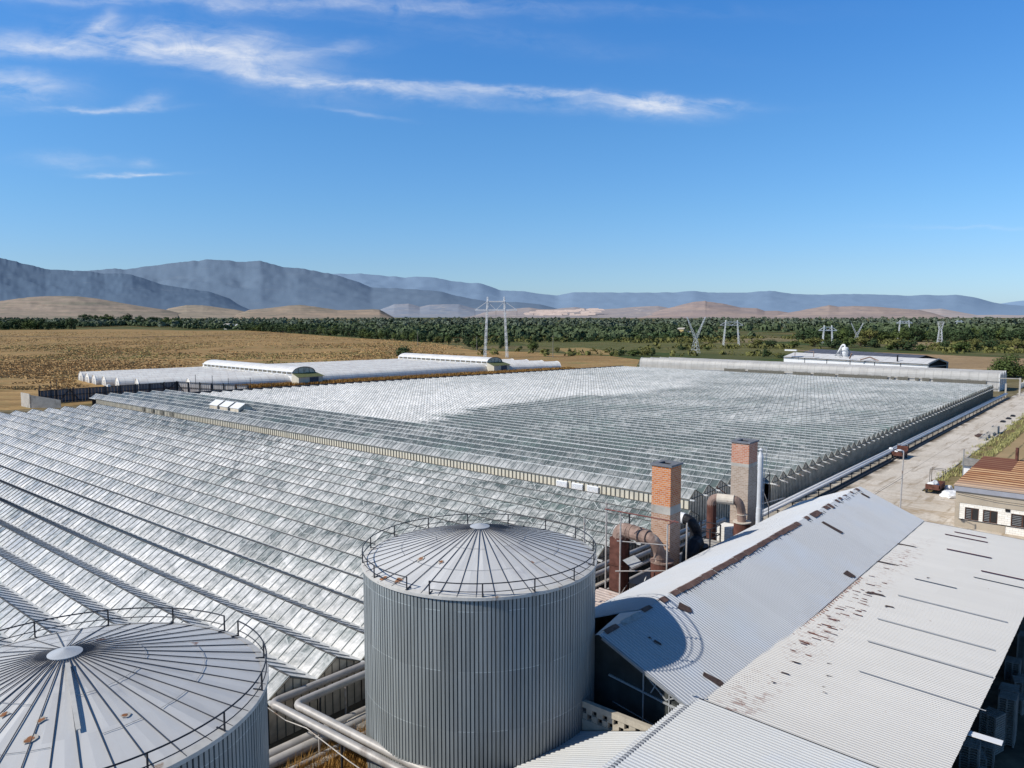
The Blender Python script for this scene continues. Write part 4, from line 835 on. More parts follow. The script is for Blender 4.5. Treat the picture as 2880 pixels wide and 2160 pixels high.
mb=MB(); mb.tube([(87.2,35.3,0),(87.2,35.3,5.2)],.36,16); mb.tube([(87.2,35.3,5.2),(87.2,35.3,11.3)],.32,16); mb.tube([(87.2,35.3,11.3),(87.2,35.3,11.9)],[.32,.15],16); mb.build('stack',M['pipe_silver'],T,smooth=False)
mb=MB(); mb.tube([(87.2,35.3,11.9),(87.2,35.3,12.1)],.15,12); mb.tube([(87.2,35.3,12.15),(87.2,35.3,12.4)],[.30,.04],12); mb.build('rain_cap',M['pipe_silver'],T)
mb=MB(); mb.tube([(87.5,34.95,2),(87.5,34.95,9.6),(87.6,34.8,9.8)],.05,6); mb.tube([(88.0,34.9,10.2),(88.0,34.9,12.3),(87.5,35.1,12.45)],.03,5); mb.build('side_pipe',M['pipe_silver'],T)
# ================================================================== FLUE DUCTS AND SEPARATORS
def arc(p,q,c,n=7):
    """quarter bend from p to q around corner c"""
    P,Q,C=Vector(p),Vector(q),Vector(c); out=[]
    for i in range(n+1):
        s=i/n; out.append(tuple(P*(1-s)**2+C*(2*s*(1-s))+Q*s*s))
    return out
T=thing('rusty_duct',(59.4,37.2,0),'rusty flue duct bending over into a round separator left of the orange chimney','duct')
mb=MB(); mb.box(58.75,60.05,36.6,37.85,0,7.6); 
for z in (2.3,5.0): mb.box(58.68,60.12,36.53,37.92,z,z+.10)
mb.build('riser',M['rust'],T)
mb=MB(); mb.tube([(59.4,37.25,7.5)]+arc((59.4,37.2,7.6),(59.3,36.3,8.35),(59.4,37.2,8.35))+[(59.15,35.9,8.35)],.66,14); mb.build('elbow',M['rust_pale'],T)
mb=MB(); mb.tube([(59.2,36.0,8.35),(58.95,33.9,8.25)],.66,16)
for s_ in (.15,.55,.62): mb.tube([(59.2-.25*s_,36.0-2.1*s_,8.35-.1*s_),(59.2-.25*s_-.01,36.0-2.1*s_-.08,8.35-.1*s_)],.70,16)
mb.build('cross_duct',M['rust_pale'],T)
mb=MB(); mb.tube(arc((58.95,33.95,8.25),(59.6,33.2,7.0),(58.95,33.2,8.25))+[(59.75,33.15,6.3),(59.75,33.15,5.6)],.52,14); mb.build('down_elbow',M['rust_pale'],T)
mb=MB(); mb.tube([(60.1,33.15,1.0),(60.1,33.15,2.2),(60.1,33.15,5.9)],[.35,1.02,1.02],24); mb.build('separator',M['rust'],T)
mb=MB(); mb.tube([(60.1,33.15,5.9),(60.1,33.15,6.02)],1.08,24); mb.tube([(60.1,33.15,3.3),(60.1,33.15,3.4)],1.05,24); mb.tube([(59.75,33.15,6.3),(59.75,33.15,6.4)],.60,16); mb.build('flange',M['rust_pale'],T)
mb=MB(); mb.poly([(57.6,34.8,5.6),(58.7,34.3,5.9),(59.0,35.4,6.3),(57.9,35.9,6.0)]); mb.build('loose_sheet',M['galv'],T)
T=thing('rusty_duct',(75.5,35.8,0),'rusty flue duct with a cream crosspiece left of the farther chimney','duct')
mb=MB(); mb.tube([(75.5,35.8,0),(75.5,35.8,7.8)],.50,16); mb.build('riser',M['rust'],T)
mb=MB(); mb.tube([(75.5,35.8,7.7)]+arc((75.5,35.8,7.8),(75.8,35.2,8.45),(75.5,35.8,8.45)),.50,14); mb.build('elbow',M['rust_pale'],T)
mb=MB(); mb.tube([(75.75,35.3,8.45),(76.2,33.6,8.45)],.54,16); mb.build('cross_duct',M['cream_metal'],T)
mb=MB(); mb.tube(arc((76.2,33.65,8.45),(76.85,33.05,7.2),(76.4,33.0,8.45))+[(76.9,33.0,6.4),(76.9,33.0,5.6)],.46,14); mb.build('down_elbow',M['rust_pale'],T)
mb=MB(); mb.tube([(77.0,33.0,1.2),(77.0,33.0,2.2),(77.0,33.0,6.0)],[.3,.86,.86],22); mb.build('separator',M['rust'],T)
mb=MB(); mb.tube([(77.0,33.0,6.0),(77.0,33.0,6.1)],.95,22); mb.tube([(76.9,33.0,6.85),(76.9,33.0,6.93)],.54,16); mb.build('flange',M['cream_metal'],T)
T=thing('sooty_duct',(67.3,34,0),'black duct and fan housing with a white pipe behind the orange chimney','duct')
mb=MB(); mb.tube([(66.9,37.0,8.35),(66.9,34.5,8.2)],.55,16); mb.build('cross_duct',M['white_paint'],T)
mb=MB(); mb.tube(arc((66.9,34.6,8.2),(67.5,33.6,7.0),(66.95,33.6,8.2))+[(67.6,33.5,6.2),(67.6,33.5,5.4)],.52,14); mb.build('down_elbow',M['black_metal'],T)
mb=MB(); mb.tube([(67.7,33.4,1.5),(67.7,33.4,2.4),(67.7,33.4,5.6)],[.4,1.0,1.0],22); mb.tube([(67.6,33.5,6.3),(67.6,33.5,6.4)],.58,16); mb.build('separator',M['black_metal'],T)
mb=MB(); mb.tube([(64.9,33.0,1.5),(64.9,33.0,4.3),(65.2,33.0,5.5),(65.9,33.0,6.1),(66.8,33.1,6.15)],.72,14); mb.build('fan_housing',M['black_metal'],T)
# steel frame around the first duct: separate scaffold poles, a red rail
def post(x,y,z0,z1,r,mat,label,name='steel_pole',group='poles around the flue ducts',cat='pole'):
    mb=MB(); mb.tube([(x,y,z0),(x+.02,y,z1)],r,8); mb.tube([(x,y,z1),(x,y,z1+.06)],r*1.3,8); o=mb.build(name,M[mat],origin=(x,y,z0),label=label,cat=cat,group=group); return o
post(59.3,38.6,0,10.5,.085,'pale_steel','tall pale pole standing free left of the rusty duct')
post(53.4,37.0,0,10.7,.075,'pale_steel','shorter pale pole beside the rim of the central tank')
T=thing('scaffold_frame',(59,35,0),'rusty pipe frame with red top rail around the rusty duct','frame')
for (x,y,z,mt) in ((57.0,35.6,10.7,'pale_steel'),(60.6,36.9,9.6,'dark_steel'),(58.9,32.0,9.75,'pale_steel'),(63.3,32.4,8.9,'pale_steel')):
    mb=MB(); mb.tube([(x,y,0),(x,y,z)],.075,8); mb.build('post',M[mt],T)
mb=MB(); mb.tube([(56.0,36.6,10.95),(60.5,31.8,9.65)],.06,6); mb.tube([(57.0,35.6,10.65),(60.6,36.9,9.6)],.05,6); mb.tube([(58.9,32.0,9.7),(61.9,32.8,9.4)],.05,6); mb.build('red_rail',simple('red_oxide_pipe',(.36,.13,.10),.6,0,.3,2,col2=(.45,.33,.28),scale2=1.5),T)
mb=MB(); mb.tube([(56.7,35.9,5.3),(59.2,31.7,5.6)],.055,6); mb.tube([(56.9,35.9,8.0),(59.0,31.9,7.9)],.05,6); mb.tube([(57.0,35.6,3.0),(60.6,36.9,3.0)],.05,6); mb.build('cross_rail',M['pale_steel'],T)
T=thing('steel_platform',(72.6,35,0),'small dark steel platform between the two rusty ducts','platform')
mb=MB()
for x,y in ((71.5,34),(71.5,36.2),(73.9,34),(73.9,36.2)): mb.bar((x,y,0),(x,y,6.2),.12)
for z in (5.2,6.2): mb.bar((71.5,34,z),(73.9,34,z),.08); mb.bar((71.5,36.2,z),(73.9,36.2,z),.08); mb.bar((71.5,34,z),(71.5,36.2,z),.08); mb.bar((73.9,34,z),(73.9,36.2,z),.08)
mb.build('frame',M['dark_steel'],T); mb=MB(); mb.box(71.4,74,33.9,36.3,4.3,4.4); mb.build('deck',M['concrete'],T)
T=thing('cleaner_base',(76.6,36,0),'whitewashed block base behind the second rusty duct','wall'); mb=MB(); mb.box(77.4,79.2,34.2,36.0,0,5.0); mb.build('masonry',M['white_block'],T)
T=thing('pipe_gantry',(92,37.5,0),'dark steel gantry with pale brace right of the silver flue','gantry')
mb=MB()
for x in (90.5,94,98.5): mb.bar((x,38.6,0),(x,38.6,6.4 if x<97 else 7.3),.10)
mb.bar((89.8,38.6,5.2),(98.5,38.6,6.9),.10); mb.bar((90.5,38.6,3.4),(98.5,38.6,3.6),.08); mb.build('frame',M['dark_steel'],T)
mb=MB(); mb.tube([(95.0,38.5,6.6),(98.4,38.5,2.6)],.06,6); mb.tube([(90.0,38.4,4.0),(106,39.3,2.3)],.06,6); mb.build('brace',M['pale_steel'],T)
mb=MB(); mb.tube([(88.6,41.5,6.6),(90.6,39.0,4.3)],.06,6); mb.tube([(88.4,41.2,5.4),(90.4,40.0,5.0)],.05,6); mb.build('rusty_bar',M['rust'],T)

T=thing('flat_roof_annex',(54,35,0),'low annex with pinkish ribbed flat roof between the central tank and the rusty duct','shed')
corr(48.5,57.6,.5,.06,[(38.0,3.05),(31.9,2.9)]).build('roof',simple('pinkish_sheet',(.52,.43,.38),.7,0,.2,1.5,col2=(.36,.22,.17),f2=(.55,.68),scale2=1.0),T); w=MB(); w.box(48.7,57.4,32.0,37.8,0,2.85); w.build('wall',M['soot_concrete'],T)
T=thing('boiler_base',(66,36,0),'dark machinery and steps among the flue ducts behind the hall eave','machinery')
for q in ((62,66,36.6,38.0,0,2.4),(68.6,71.2,35.5,37.4,0,3.0),(80.5,86,36.4,38.2,0,2.6)):
    mb=MB(); mb.box(*q); mb.build('casing',M['black_metal'],T)
mb=MB(); 
for k in range(6): mb.box(60.8+.35*k,61.1+.35*k,35.2,36.2,.4+.45*k,.46+.45*k)
mb.bar((60.6,35.1,.3),(62.9,35.1,3.2),.08); mb.bar((60.6,36.3,.3),(62.9,36.3,3.2),.08); mb.bar((60.6,35.1,1.3),(62.9,35.1,4.2),.06); mb.build('steps',M['grey_steel'],T)
# ================================================================== PIPELINES
def pipe(name,pts,r,mat,label,group=None,n=10):
    mb=MB(); mb.tube(pts,r,n); return mb.build(name,M[mat],label=label,cat='pipe',group=group,smooth=True,origin=pts[0])
pipe('lagged_pipe',[(27.4,25.0,3.0),(26.75,30.7,3.0),(26.35,41.9,3.0)]+arc((26.3,42.0,3.0),(26.9,42.6,3.0),(26.25,42.6,3.0))+[(34,42.3,3.0),(60,41.8,2.9),(88,41.2,2.8)],.26,'pipe_lag','raised lagged pipe with the outer bend between the two tanks, nearer the glass gables')
pipe('lagged_pipe',[(28.2,25.2,3.0),(27.55,30.7,3.0),(27.25,40.5,3.0)]+arc((27.2,40.7,3.0),(27.8,41.3,3.0),(27.2,41.3,3.0))+[(34,41.1,3.0),(60,40.6,2.9),(88,40.0,2.8)],.26,'pipe_lag','raised lagged pipe with the inner bend between the two tanks')
for i,(y,r,z,lab) in enumerate(((39.6,.34,.75,'thick low lagged pipe on the ground behind the tanks'),(40.5,.30,.75,'low lagged pipe next to the glass gables behind the tanks'),(38.5,.16,.5,'thin low pipe on the ground behind the tanks'))):
    pipe('ground_pipe',[(10,y+1.0,z),(34,y,z),(60,y-.2,z),(86,y-.4,z)],r,'pipe_lag',lab)
for i,(y,z,lab) in enumerate(((37.6,1.6,'lagged pipe nearest the hall in the bundle behind the ducts'),(36.9,1.2,'low pipe nearest the chimneys in the bundle behind the ducts'))):
    pipe('bundle_pipe',[(52,y,z),(88,y-.2,z)],.26,'pipe_lag',lab)
rc_=random.Random(4)
for i,(x,y,h,mt) in enumerate(((27.3,38.9,2.8,'pale_steel'),(26.6,35.7,2.7,'dark_steel'),(27.1,31.8,2.8,'pale_steel'),(29.4,41.7,2.8,'dark_steel'),(31.5,41.7,2.8,'pale_steel'))):
    post(x,y,0,h,.07,mt,'thin prop under the raised pipes between the tanks','pipe_prop','props under the raised pipes')
mb=MB(); mb.tube([(25.6,43.2,3.3),(26.3,41.0,2.4),(26.4,38.9,2.6),(26.6,35.0,1.9),(27.0,32.5,1.3),(27.5,30.5,1.1)],.035,6); mb.build('slack_cable',M['pale_steel'],label='slack pale cable drooping along the raised pipes between the tanks',cat='cable',origin=(26.4,38.9,2.6))
for i,(y,z,r_) in enumerate(((40.9,1.7,.15),(39.9,2.2,.12),(38.9,1.9,.2),(38.2,1.0,.3))):
    pipe('bundle_pipe',[(44,y,z),(70,y-.1,z),(89,y-.3,z)],r_,['cream_metal','pale_steel','pipe_lag','pipe_lag'][i],['cream thin pipe high in the bundle behind the ducts','thinnest pale pipe at the top of the bundle behind the ducts','grey pipe in the middle of the bundle behind the ducts','thick grey pipe low in the bundle behind the ducts'][i])
# road-side pair of pipes on small posts
T=thing('pipeline',(180,39.5,0),'pair of long silver pipes on short posts between the rear glasshouse and the road','pipeline')
mb=MB(); mb.tube([(84,40.05,1.35),(150,39.9,1.35),(306,39.5,1.35)],.23,8); mb.build('pipe',M['pipe_silver'],T,smooth=True)
mb=MB(); mb.tube([(84,39.35,1.35),(150,39.25,1.35),(306,38.9,1.35)],.23,8); mb.build('pipe',M['pipe_silver'],T,smooth=True)
x=92
while x<306:
    mb=MB(); mb.bar((x,39.05,0),(x,39.05,1.2),.12); mb.bar((x,38.8,1.1),(x,40.2,1.1),.10); mb.build('support',M['dark_steel'],T); x+=5.5
T=thing('ground_channel',(180,38.5,0),'pair of black pipes lying on the ground along the road edge','pipeline')
for y in (38.7,38.25):
    mb=MB(); mb.tube([(88,y,.22),(158.5,y-.1,.22)],.17,8); mb.build('pipe',M['black_metal'],T); mb=MB(); mb.tube([(165,y-.1,.22),(304,y-.35,.22)],.17,8); mb.build('pipe',M['black_metal'],T)
# ================================================================== HOUSE WITH RUSTY ROOF
H=thing('workshop_house',(114.3,12,0),'single-storey building with rusty striped roof and white block walls right of the road','house')
XW=114.3; Y0,Y1=-14.0,19.6
wins=[(16.9,18.5),(14.8,16.45),(10.9,13.36),(6.5,9.2),(2.0,4.7)]
mb=MB(); ys=[Y1-.5]
edges=[Y0]+[v for w_ in sorted(wins) for v in w_]+[Y1]
for a,b in zip(edges[::2],edges[1::2]): mb.box(XW,XW+.3,a,b,1.0,3.3)
for a,b in wins: mb.box(XW,XW+.3,a,b,2.78,3.3)
mb.box(XW,XW+.3,Y0,Y1,.0,1.15); mb.box(XW+.3,XW+18,Y1-.3,Y1,0,4.6); mb.box(XW+17.7,XW+18,Y0,Y1-.3,0,4.9); mb.build('wall',M['white_block'],H)
M['beige']=simple('beige_render',(.42,.36,.28),.9,0,.12,.7,col2=(.34,.29,.23),scale2=.4)
mb=MB(); mb.box(XW-.06,XW+.25,Y0,Y1+.05,3.3,4.86); mb.box(XW-.05,XW-.002,13.9,Y1+.04,.0,1.02); mb.box(XW-.05,XW+.3,Y1-.45,Y1+.06,1.02,3.3); mb.build('render_band',M['beige'],H)
M['fascia']=simple('grey_fascia',(.30,.31,.35),.6,0,.12,.8)
mb=MB(); mb.box(XW-.32,XW-.08,Y0,Y1+.2,4.86,5.52); mb.build('fascia',M['fascia'],H)
mb=MB(); mb.tube([(XW-.4,Y1,4.7),(XW-.4,15,4.25),(XW-.4,9,4.2),(XW-.4,0,4.5)],.03,5); mb.build('cable',M['dark_steel'],H)
mb=MB(); mb.box(XW-.12,XW-.02,10.2+3.3,10.7+3.3,2.95,3.3) ; mb.build('vent_hole',M['dark_void'],H)
for (a,b) in wins:
    mb=MB(); mb.box(XW+.10,XW+.16,a,b,1.15,2.78); W_=mb.build('window',M['window_glass'] if 'window_glass' in M else M.setdefault('window_glass',simple('dark_window',(.02,.022,.025),.15,0,.3,1,spec=.6)),H)
    fr=MB(); m_=(a+b)/2
    for y in (a+.04,m_,b-.04): fr.box(XW+.04,XW+.14,y-.05,y+.05,1.17,2.76)
    for z in (1.19,2.73): fr.box(XW+.05,XW+.13,a+.08,b-.08,z-.04,z+.04)
    sub(fr,'window_frame',simple('brown_frame',(.10,.045,.03),.7,0,.3,3),W_,H)
    sl=MB()
    for q in range(6): sl.box(XW+.06,XW+.09,m_+.1,b-.15,1.35+q*.22,1.42+q*.22)
    sub(sl,'window_bar',M['grey_steel'],W_,H)
    si=MB(); si.box(XW-.10,XW+.05,a-.08,b+.08,1.06,1.14); sub(si,'window_sill',M['dark_steel'],W_,H)
def tile_roof():
    m,t,b=newmat('rusty_striped_roof'); p=t.pos(); x,y,z=t.xyz(p)
    s=t.math('FRACT',t.math('DIVIDE',x,1.24)); wob=t.noise(t.comb(t.math('MULTIPLY',x,1.6),t.math('MULTIPLY',y,.15),0),1,3,.6)
    c=t.mix(t.remap(wob,.35,.65),(.62,.41,.235),(.38,.185,.09)); c=t.mix(t.math('LESS_THAN',s,.38),c,(.17,.075,.042))
    c=t.mix(t.math('MULTIPLY',t.remap(x,118,114,0,1),.55),c,(.55,.47,.38))
    dk=t.math('MULTIPLY',t.math('GREATER_THAN',x,125.5),t.math('GREATER_THAN',y,15.0)); c=t.mix(t.math('MULTIPLY',dk,.8),c,(.13,.05,.04))
    t.put(b.inputs['Base Color'],c); b.inputs['Roughness'].default_value=.85; b.inputs['Specular IOR Level'].default_value=.1; return m
rz=lambda x: 5.56+(x-113.9)*.055
mb=MB(); k=0; x=113.9; cols=[]
while x<133.4: 
    for f,o in ((0,0),(.45,0),(.55,.09),(.9,.09)): cols.append((x+f*.62,o))
    x+=.62
for xx,o in cols: mb.v+=[(xx,Y1+.35-(xx-113.9)*.02,rz(xx)+o),(xx,Y0,rz(xx)+o)]
for i in range(len(cols)-1): mb.face((2*i,2*i+1,2*i+3,2*i+2))
mb.build('roof',tile_roof(),H)
mb=MB(); mb.tube([(132.6,15.2,6.4),(132.6,15.2,8.6)],.22,10); mb.build('stove_pipe',M['rust'],H)
T=thing('small_shed',(146,22,0),'small white shed with torn dark roof behind the rusty-roofed building','shed')
mb=MB(); mb.box(141.5,145.5,20.4,23.4,0,3.6); mb.build('wall',M['white_paint'],T)
mb=MB(); mb.poly([(141.0,20.0,3.7),(141.0,23.8,3.7),(143.6,23.8,4.5),(143.6,20.0,4.5)][::-1]); mb.poly([(143.6,20,4.5),(143.6,23.8,4.5),(147,23.6,4.1),(147,20,3.6)][::-1]); mb.build('roof',M['wood'],T)
mb=MB(); mb.box(141.4,141.49,21.0,22.6,1.6,3.0); mb.build('opening',M['dark_void'],T)
post(136.2,22.6,0,7.0,.07,'grey_steel','grey pole beside the small white shed','steel_pole',None)
# ---- street lamp
T=thing('street_lamp',(104,23.9,0),'slender street lamp with a round white head, behind the metal hall','street lamp')
mb=MB(); mb.tube([(104,23.95,0),(104,23.9,5),(104,23.8,10.9)],[.11,.095,.07],8); mb.build('pole',M['pale_steel'],T)
mb=MB(); mb.tube([(104,23.8,10.75),(104,24.4,10.95),(104,25.1,11.2)],.045,6); mb.build('arm',M['dark_steel'],T)
mb=MB(); mb.tube([(104,25.05,11.12),(104,25.3,11.16),(104,25.5,11.2)],[.12,.21,.10],10); mb.build('lamp_head',M['white_paint'],T)
mb=MB(); mb.tube([(104,23.85,7.6),(97,25.4,6.4),(89.3,26.6,6.2)],.022,5); mb.build('overhead_wire',M['dark_steel'],label='thin wire from the street lamp to the metal hall',cat='wire',origin=(104,23.85,7.6))
# ---- trailer parked on the pipes side of the road
def wheel(T,x,y,r=.38):
    mb=MB(); mb.tube([(x,y-.11,r),(x,y+.11,r)],r,16); w=mb.build('wheel',M['black_metal'],T); mb=MB(); mb.tube([(x,y-.13,r),(x,y+.13,r)],r*.45,10); sub(mb,'rim',M['grey_steel'],w,T)
T=thing('farm_trailer',(162.5,38,0),'loaded rusty farm trailer on the left edge of the concrete road','trailer')
mb=MB(); mb.box(160.4,164.6,36.9,38.9,.75,.95); mb.box(160.4,160.48,36.9,38.9,.95,1.5); mb.box(164.5,164.6,36.9,38.9,.95,2.2); mb.box(160.4,164.6,36.9,36.98,.95,1.35); mb.box(160.4,164.6,38.82,38.9,.95,1.35); mb.build('bed',M['rust'],T)
for x in (161.2,163.7):
    for y in (36.95,38.85): wheel(T,x,y)
mb=MB(); mb.bar((160.4,37.9,.7),(158.9,37.9,.45),.1); mb.build('drawbar',M['dark_steel'],T)
mb=MB(); mb.tube([(164.55,37,.95),(164.55,37,2.6)],.04,6); mb.tube([(164.55,38.85,.95),(164.55,38.85,2.6)],.04,6); mb.tube([(164.55,37,2.55),(164.55,38.85,2.55)],.04,6); mb.build('rack',M['grey_steel'],T)
def lump(name,cx,cy,z0,sx,sy,sz,mat,label,cat,group=None,seed=1,parent=None):
    bm=bmesh.new(); bmesh.ops.create_icosphere(bm,subdivisions=3,radius=1); rr=random.Random(seed); o=Vector((rr.uniform(0,50),rr.uniform(0,50),3))
    mb=MB()
    for v in bm.verts:
        d=1+.35*mn.noise(v.co*1.6+o)+.15*mn.noise(v.co*4+o); z=max(v.co.z*d,-.35)
        mb.v.append((cx+v.co.x*d*sx,cy+v.co.y*d*sy,z0+(z+.35)*sz/1.35))
    for f in bm.faces: mb.face([v.index for v in f.verts])
    bm.free(); return mb.build(name,M[mat],origin=(cx,cy,z0),label=label,cat=cat,group=group)
lump('plastic_bundle',162.3,37.9,.96,1.5,.8,.8,'white_paint','crumpled white plastic sheeting piled on the farm trailer','bundle',None,4)
lump('scrap_heap',161.3,37.6,.96,.7,.6,.7,'brown_patch','small brown scrap heap on the farm trailer','scrap',None,6)
# ---- cart and white sacks near the house
T=thing('farm_cart',(134.5,26,0),'rusty cart with tall wire rack beside the rusty-roofed building','cart')
mb=MB(); mb.box(132.4,136.4,25.0,27.0,.8,1.0); mb.box(132.4,132.5,25,27,1,1.6); mb.box(136.3,136.4,25,27,1,1.6); mb.box(132.4,136.4,25.0,25.1,1,1.5); mb.build('bed',M['rust'],T)
for x in (133.2,135.6):
    for y in (25.05,26.95): wheel(T,x,y)
mb=MB()
for y in (25.05,26.95):
    for x in (135.0,136.3): mb.tube([(x,y,1),(x,y,3.6)],.04,5)
mb.tube([(136.3,25.05,3.55),(136.3,26.95,3.55)],.04,5); mb.tube([(135,25.05,3.55),(135,26.95,3.55)],.04,5); mb.build('rack',M['dark_steel'],T)
lump('white_sack',134.2,26.2,1.02,1.5,.8,.9,'white_paint','white sack lying on the rusty cart','sack','white sacks beside the rusty-roofed building',9)
lump('white_sack',132.8,23.6,.05,1.9,1.3,.9,'white_paint','big white bulk sack on the ground at the corner of the rusty-roofed building','sack','white sacks beside the rusty-roofed building',12)
lump('white_sack',136.8,24.6,.05,.9,.7,.9,'white_paint','small whitish sack just behind the rusty cart','sack','white sacks beside the rusty-roofed building',15)
lump('debris_pile',204,30.6,.04,2.4,1.2,.5,'brown_patch','flat dark debris pile on the road edge beside the pale slabs','debris',None,19)
# slabs by the verge
T=None
for i,(x,y,l,w_,h,z) in enumerate(((199,29.4,3.4,1.5,.35,.05),(203,29.5,3.2,1.4,.5,.05),(207.5,29.3,3.6,1.6,.5,.05),(211,28.9,3,1.5,1.6,.05))):
    mb=MB(); mb.box(x-l/2,x+l/2,y-w_/2,y+w_/2,z,z+h); mb.box(x-l/2+.1,x+l/2-.1,y-w_/2+.1,y-w_/2+.3,z+h,z+h+.12); mb.box(x-l/2+.1,x+l/2-.1,y+w_/2-.3,y+w_/2-.1,z+h,z+h+.12)
    mb.build('concrete_slab',M['concrete'],origin=(x,y,0),label=['pale concrete slab on the road verge, nearest of a row','pale concrete slab on the road verge, second of a row','pale concrete slab on the road verge, third of a row','tall pale concrete block on the road verge, farthest of a row'][i],cat='slab',group='concrete slabs on the verge')
for i,(x,y) in enumerate(((235,30.5),(243,30.3),(250,30.2))):
    mb=MB(); mb.box(x-1.2,x+1.2,y-.5,y+.5,.05,.28); mb.box(x-.9,x+.5,y-.3,y+.35,.28,.45); mb.build('road_drain_cover',M['black_metal'],origin=(x,y,0),label=['dark plate on the road, nearest of three','dark plate on the road, middle of three','dark plate on the road, farthest of three'][i],cat='cover',group='dark plates along the road')
mb=MB(); mb.tube([(112,21.8,.15),(108,24.4,.12)],.10,6); mb.build('timber_pole',M['wood'],origin=(112,21.8,.1),label='loose timber pole lying on the dirt before the rusty-roofed building',cat='timber')
mb=MB(); mb.tube([(110,21.0,.12),(104.5,21.4,.12)],.10,6); mb.tube([(109,20.4,.12),(104,20.9,.1)],.08,6); mb.build('timber_pole',M['wood'],origin=(110,21,.1),label='pair of timber poles lying on the dirt by the far end of the lean-to',cat='timber')
# end of the road: gate posts and walls
T=thing('road_gate',(312,40,0),'pale gate posts and frame at the far end of the pipeline','gate')
mb=MB()
for (x,y,z) in ((309,39.8,4.5),(316,36.6,6.2)): mb.box(x-.25,x+.25,y-.25,y+.25,0,z)
mb.bar((316,36.6,5.9),(314,42.5,5.9),.3); mb.build('post',M['concrete'],T)
T=thing('yard_wall',(350,30,0),'low pale wall at the far end of the concrete road','wall'); mb=MB(); mb.box(355,355.4,8,40,0,2.6); mb.box(347,355,40,40.4,0,1.8); mb.build('panel',M['white_block'],T)

# ================================================================== STEEL FENCE ON THE LEFT
T=thing('steel_screen_fence',(105,268,0),'dark tall steel screen fence with braces behind the left glasshouse','fence')
A0=(87.0,267.5);A1=(131,266.5);A2=(139.5,234)
M['fence_shaded']=simple('fence_shaded',(.13,.135,.155),.6,.1,.25,.5,stretch=(1,1,.2)); M['fence_lit']=simple('fence_sunlit',(.34,.33,.33),.6,0,.2,1.2,stretch=(1,1,.15))  # shaded and sunlit fence runs painted as two tones of one sheet
def fence_run(P,Q,n,mat,h,off):
    mb=MB(); d=Vector((Q[0]-P[0],Q[1]-P[1],0)); L=d.length; d.normalize(); s=Vector((d.y,-d.x,0))*off; N_=int(L/.5)
    for i in range(N_):
        a=Vector((P[0],P[1],0))+d*(L*i/N_); b=Vector((P[0],P[1],0))+d*(L*(i+1)/N_); o=s*(.10 if i%2 else 0)
        mb.poly([tuple(a+o),tuple(b+o),tuple(b+o+Vector((0,0,h))),tuple(a+o+Vector((0,0,h)))])
    mb.build('sheet',M[mat],T); fr=MB(); P3=Vector((P[0],P[1],0))+s*.35
    for z in (.6,2.4,h-.05): fr.bar(tuple(P3+Vector((0,0,z))),tuple(P3+d*L+Vector((0,0,z))),.16)
    fr.build('rail',M['dark_steel'],T)
    for i in range(n+1):
        a=P3+d*(L*i/n); mb=MB(); mb.bar(tuple(a),tuple(a+Vector((0,0,h+(.1 if i%2 else .25)))),.30); mb.build('post',M['dark_steel'],T)
    return P3,d,L,s
P3,d_,L_,s_=fence_run(A0,A1,9,'fence_shaded',4.3,1)
mb=MB()
for (i,j) in ((.12,.20),(.27,.20)): mb.bar(tuple(P3+d_*(L_*i)),tuple(P3+d_*(L_*j)+Vector((0,0,4.1))),.2)
mb.bar(tuple(P3+d_*(L_*.86)),tuple(P3+d_*(L_*.99)+Vector((0,0,4.1))),.18); mb.bar(tuple(P3+d_*(L_*.99)),tuple(P3+d_*(L_*.86)+Vector((0,0,4.1))),.18); mb.build('brace',M['dark_steel'],T)
P3,d_,L_,s_=fence_run(A1,A2,6,'fence_lit',4.3,1)
for p,q in ((P3+Vector((0,0,4.1)),P3+d_*4),(P3+d_*(L_*.9),P3+d_*L_+Vector((0,0,4.1)))):
    mb=MB(); mb.bar(tuple(p),tuple(q),.2); mb.build('brace',M['dark_steel'],T)
for i,(x,y,h) in enumerate(((87.2,267.3,6.2),(90.5,267.2,6.9),(92.0,266.9,7.4),(133.3,258,7.0),(135.2,250,7.0),(137.2,243,6.3),(139.8,233.5,6.8),(142.5,225,5.5))):
    post(x,y,0,h,.09,'dark_steel','dark thin pole standing along the steel screen fence','fence_pole','thin poles along the steel fence')
T=thing('grey_panel_wall',(84,262,0),'plain light grey panel wall at the left end of the dark fence','wall')
mb=MB(); mb.box(81.6,81.8,258.5,266,0,4.3); mb.build('panel',M['concrete'],T)
mb=MB(); mb.poly([(81.8,258.4,0),(88,252.5,0),(88,252.5,2.4),(81.8,258.4,4.0)]); mb.build('panel',M['concrete'],T)
lump('plastic_bundle',90.5,226,2.6,1.6,1.2,2.0,'white_paint','white plastic bundle at the left end of the cream wall','bundle',None,33)
T=thing('lamp_head_pole',(108,255,0),'small white floodlight on a post near the dark fence','floodlight')
mb=MB(); mb.tube([(104,258,0),(104,258,5.2)],.08,6); mb.build('post',M['dark_steel'],T); mb=MB(); mb.box(103.6,104.5,257.2,258.2,5.0,5.6); mb.build('lamp',M['white_paint'],T)

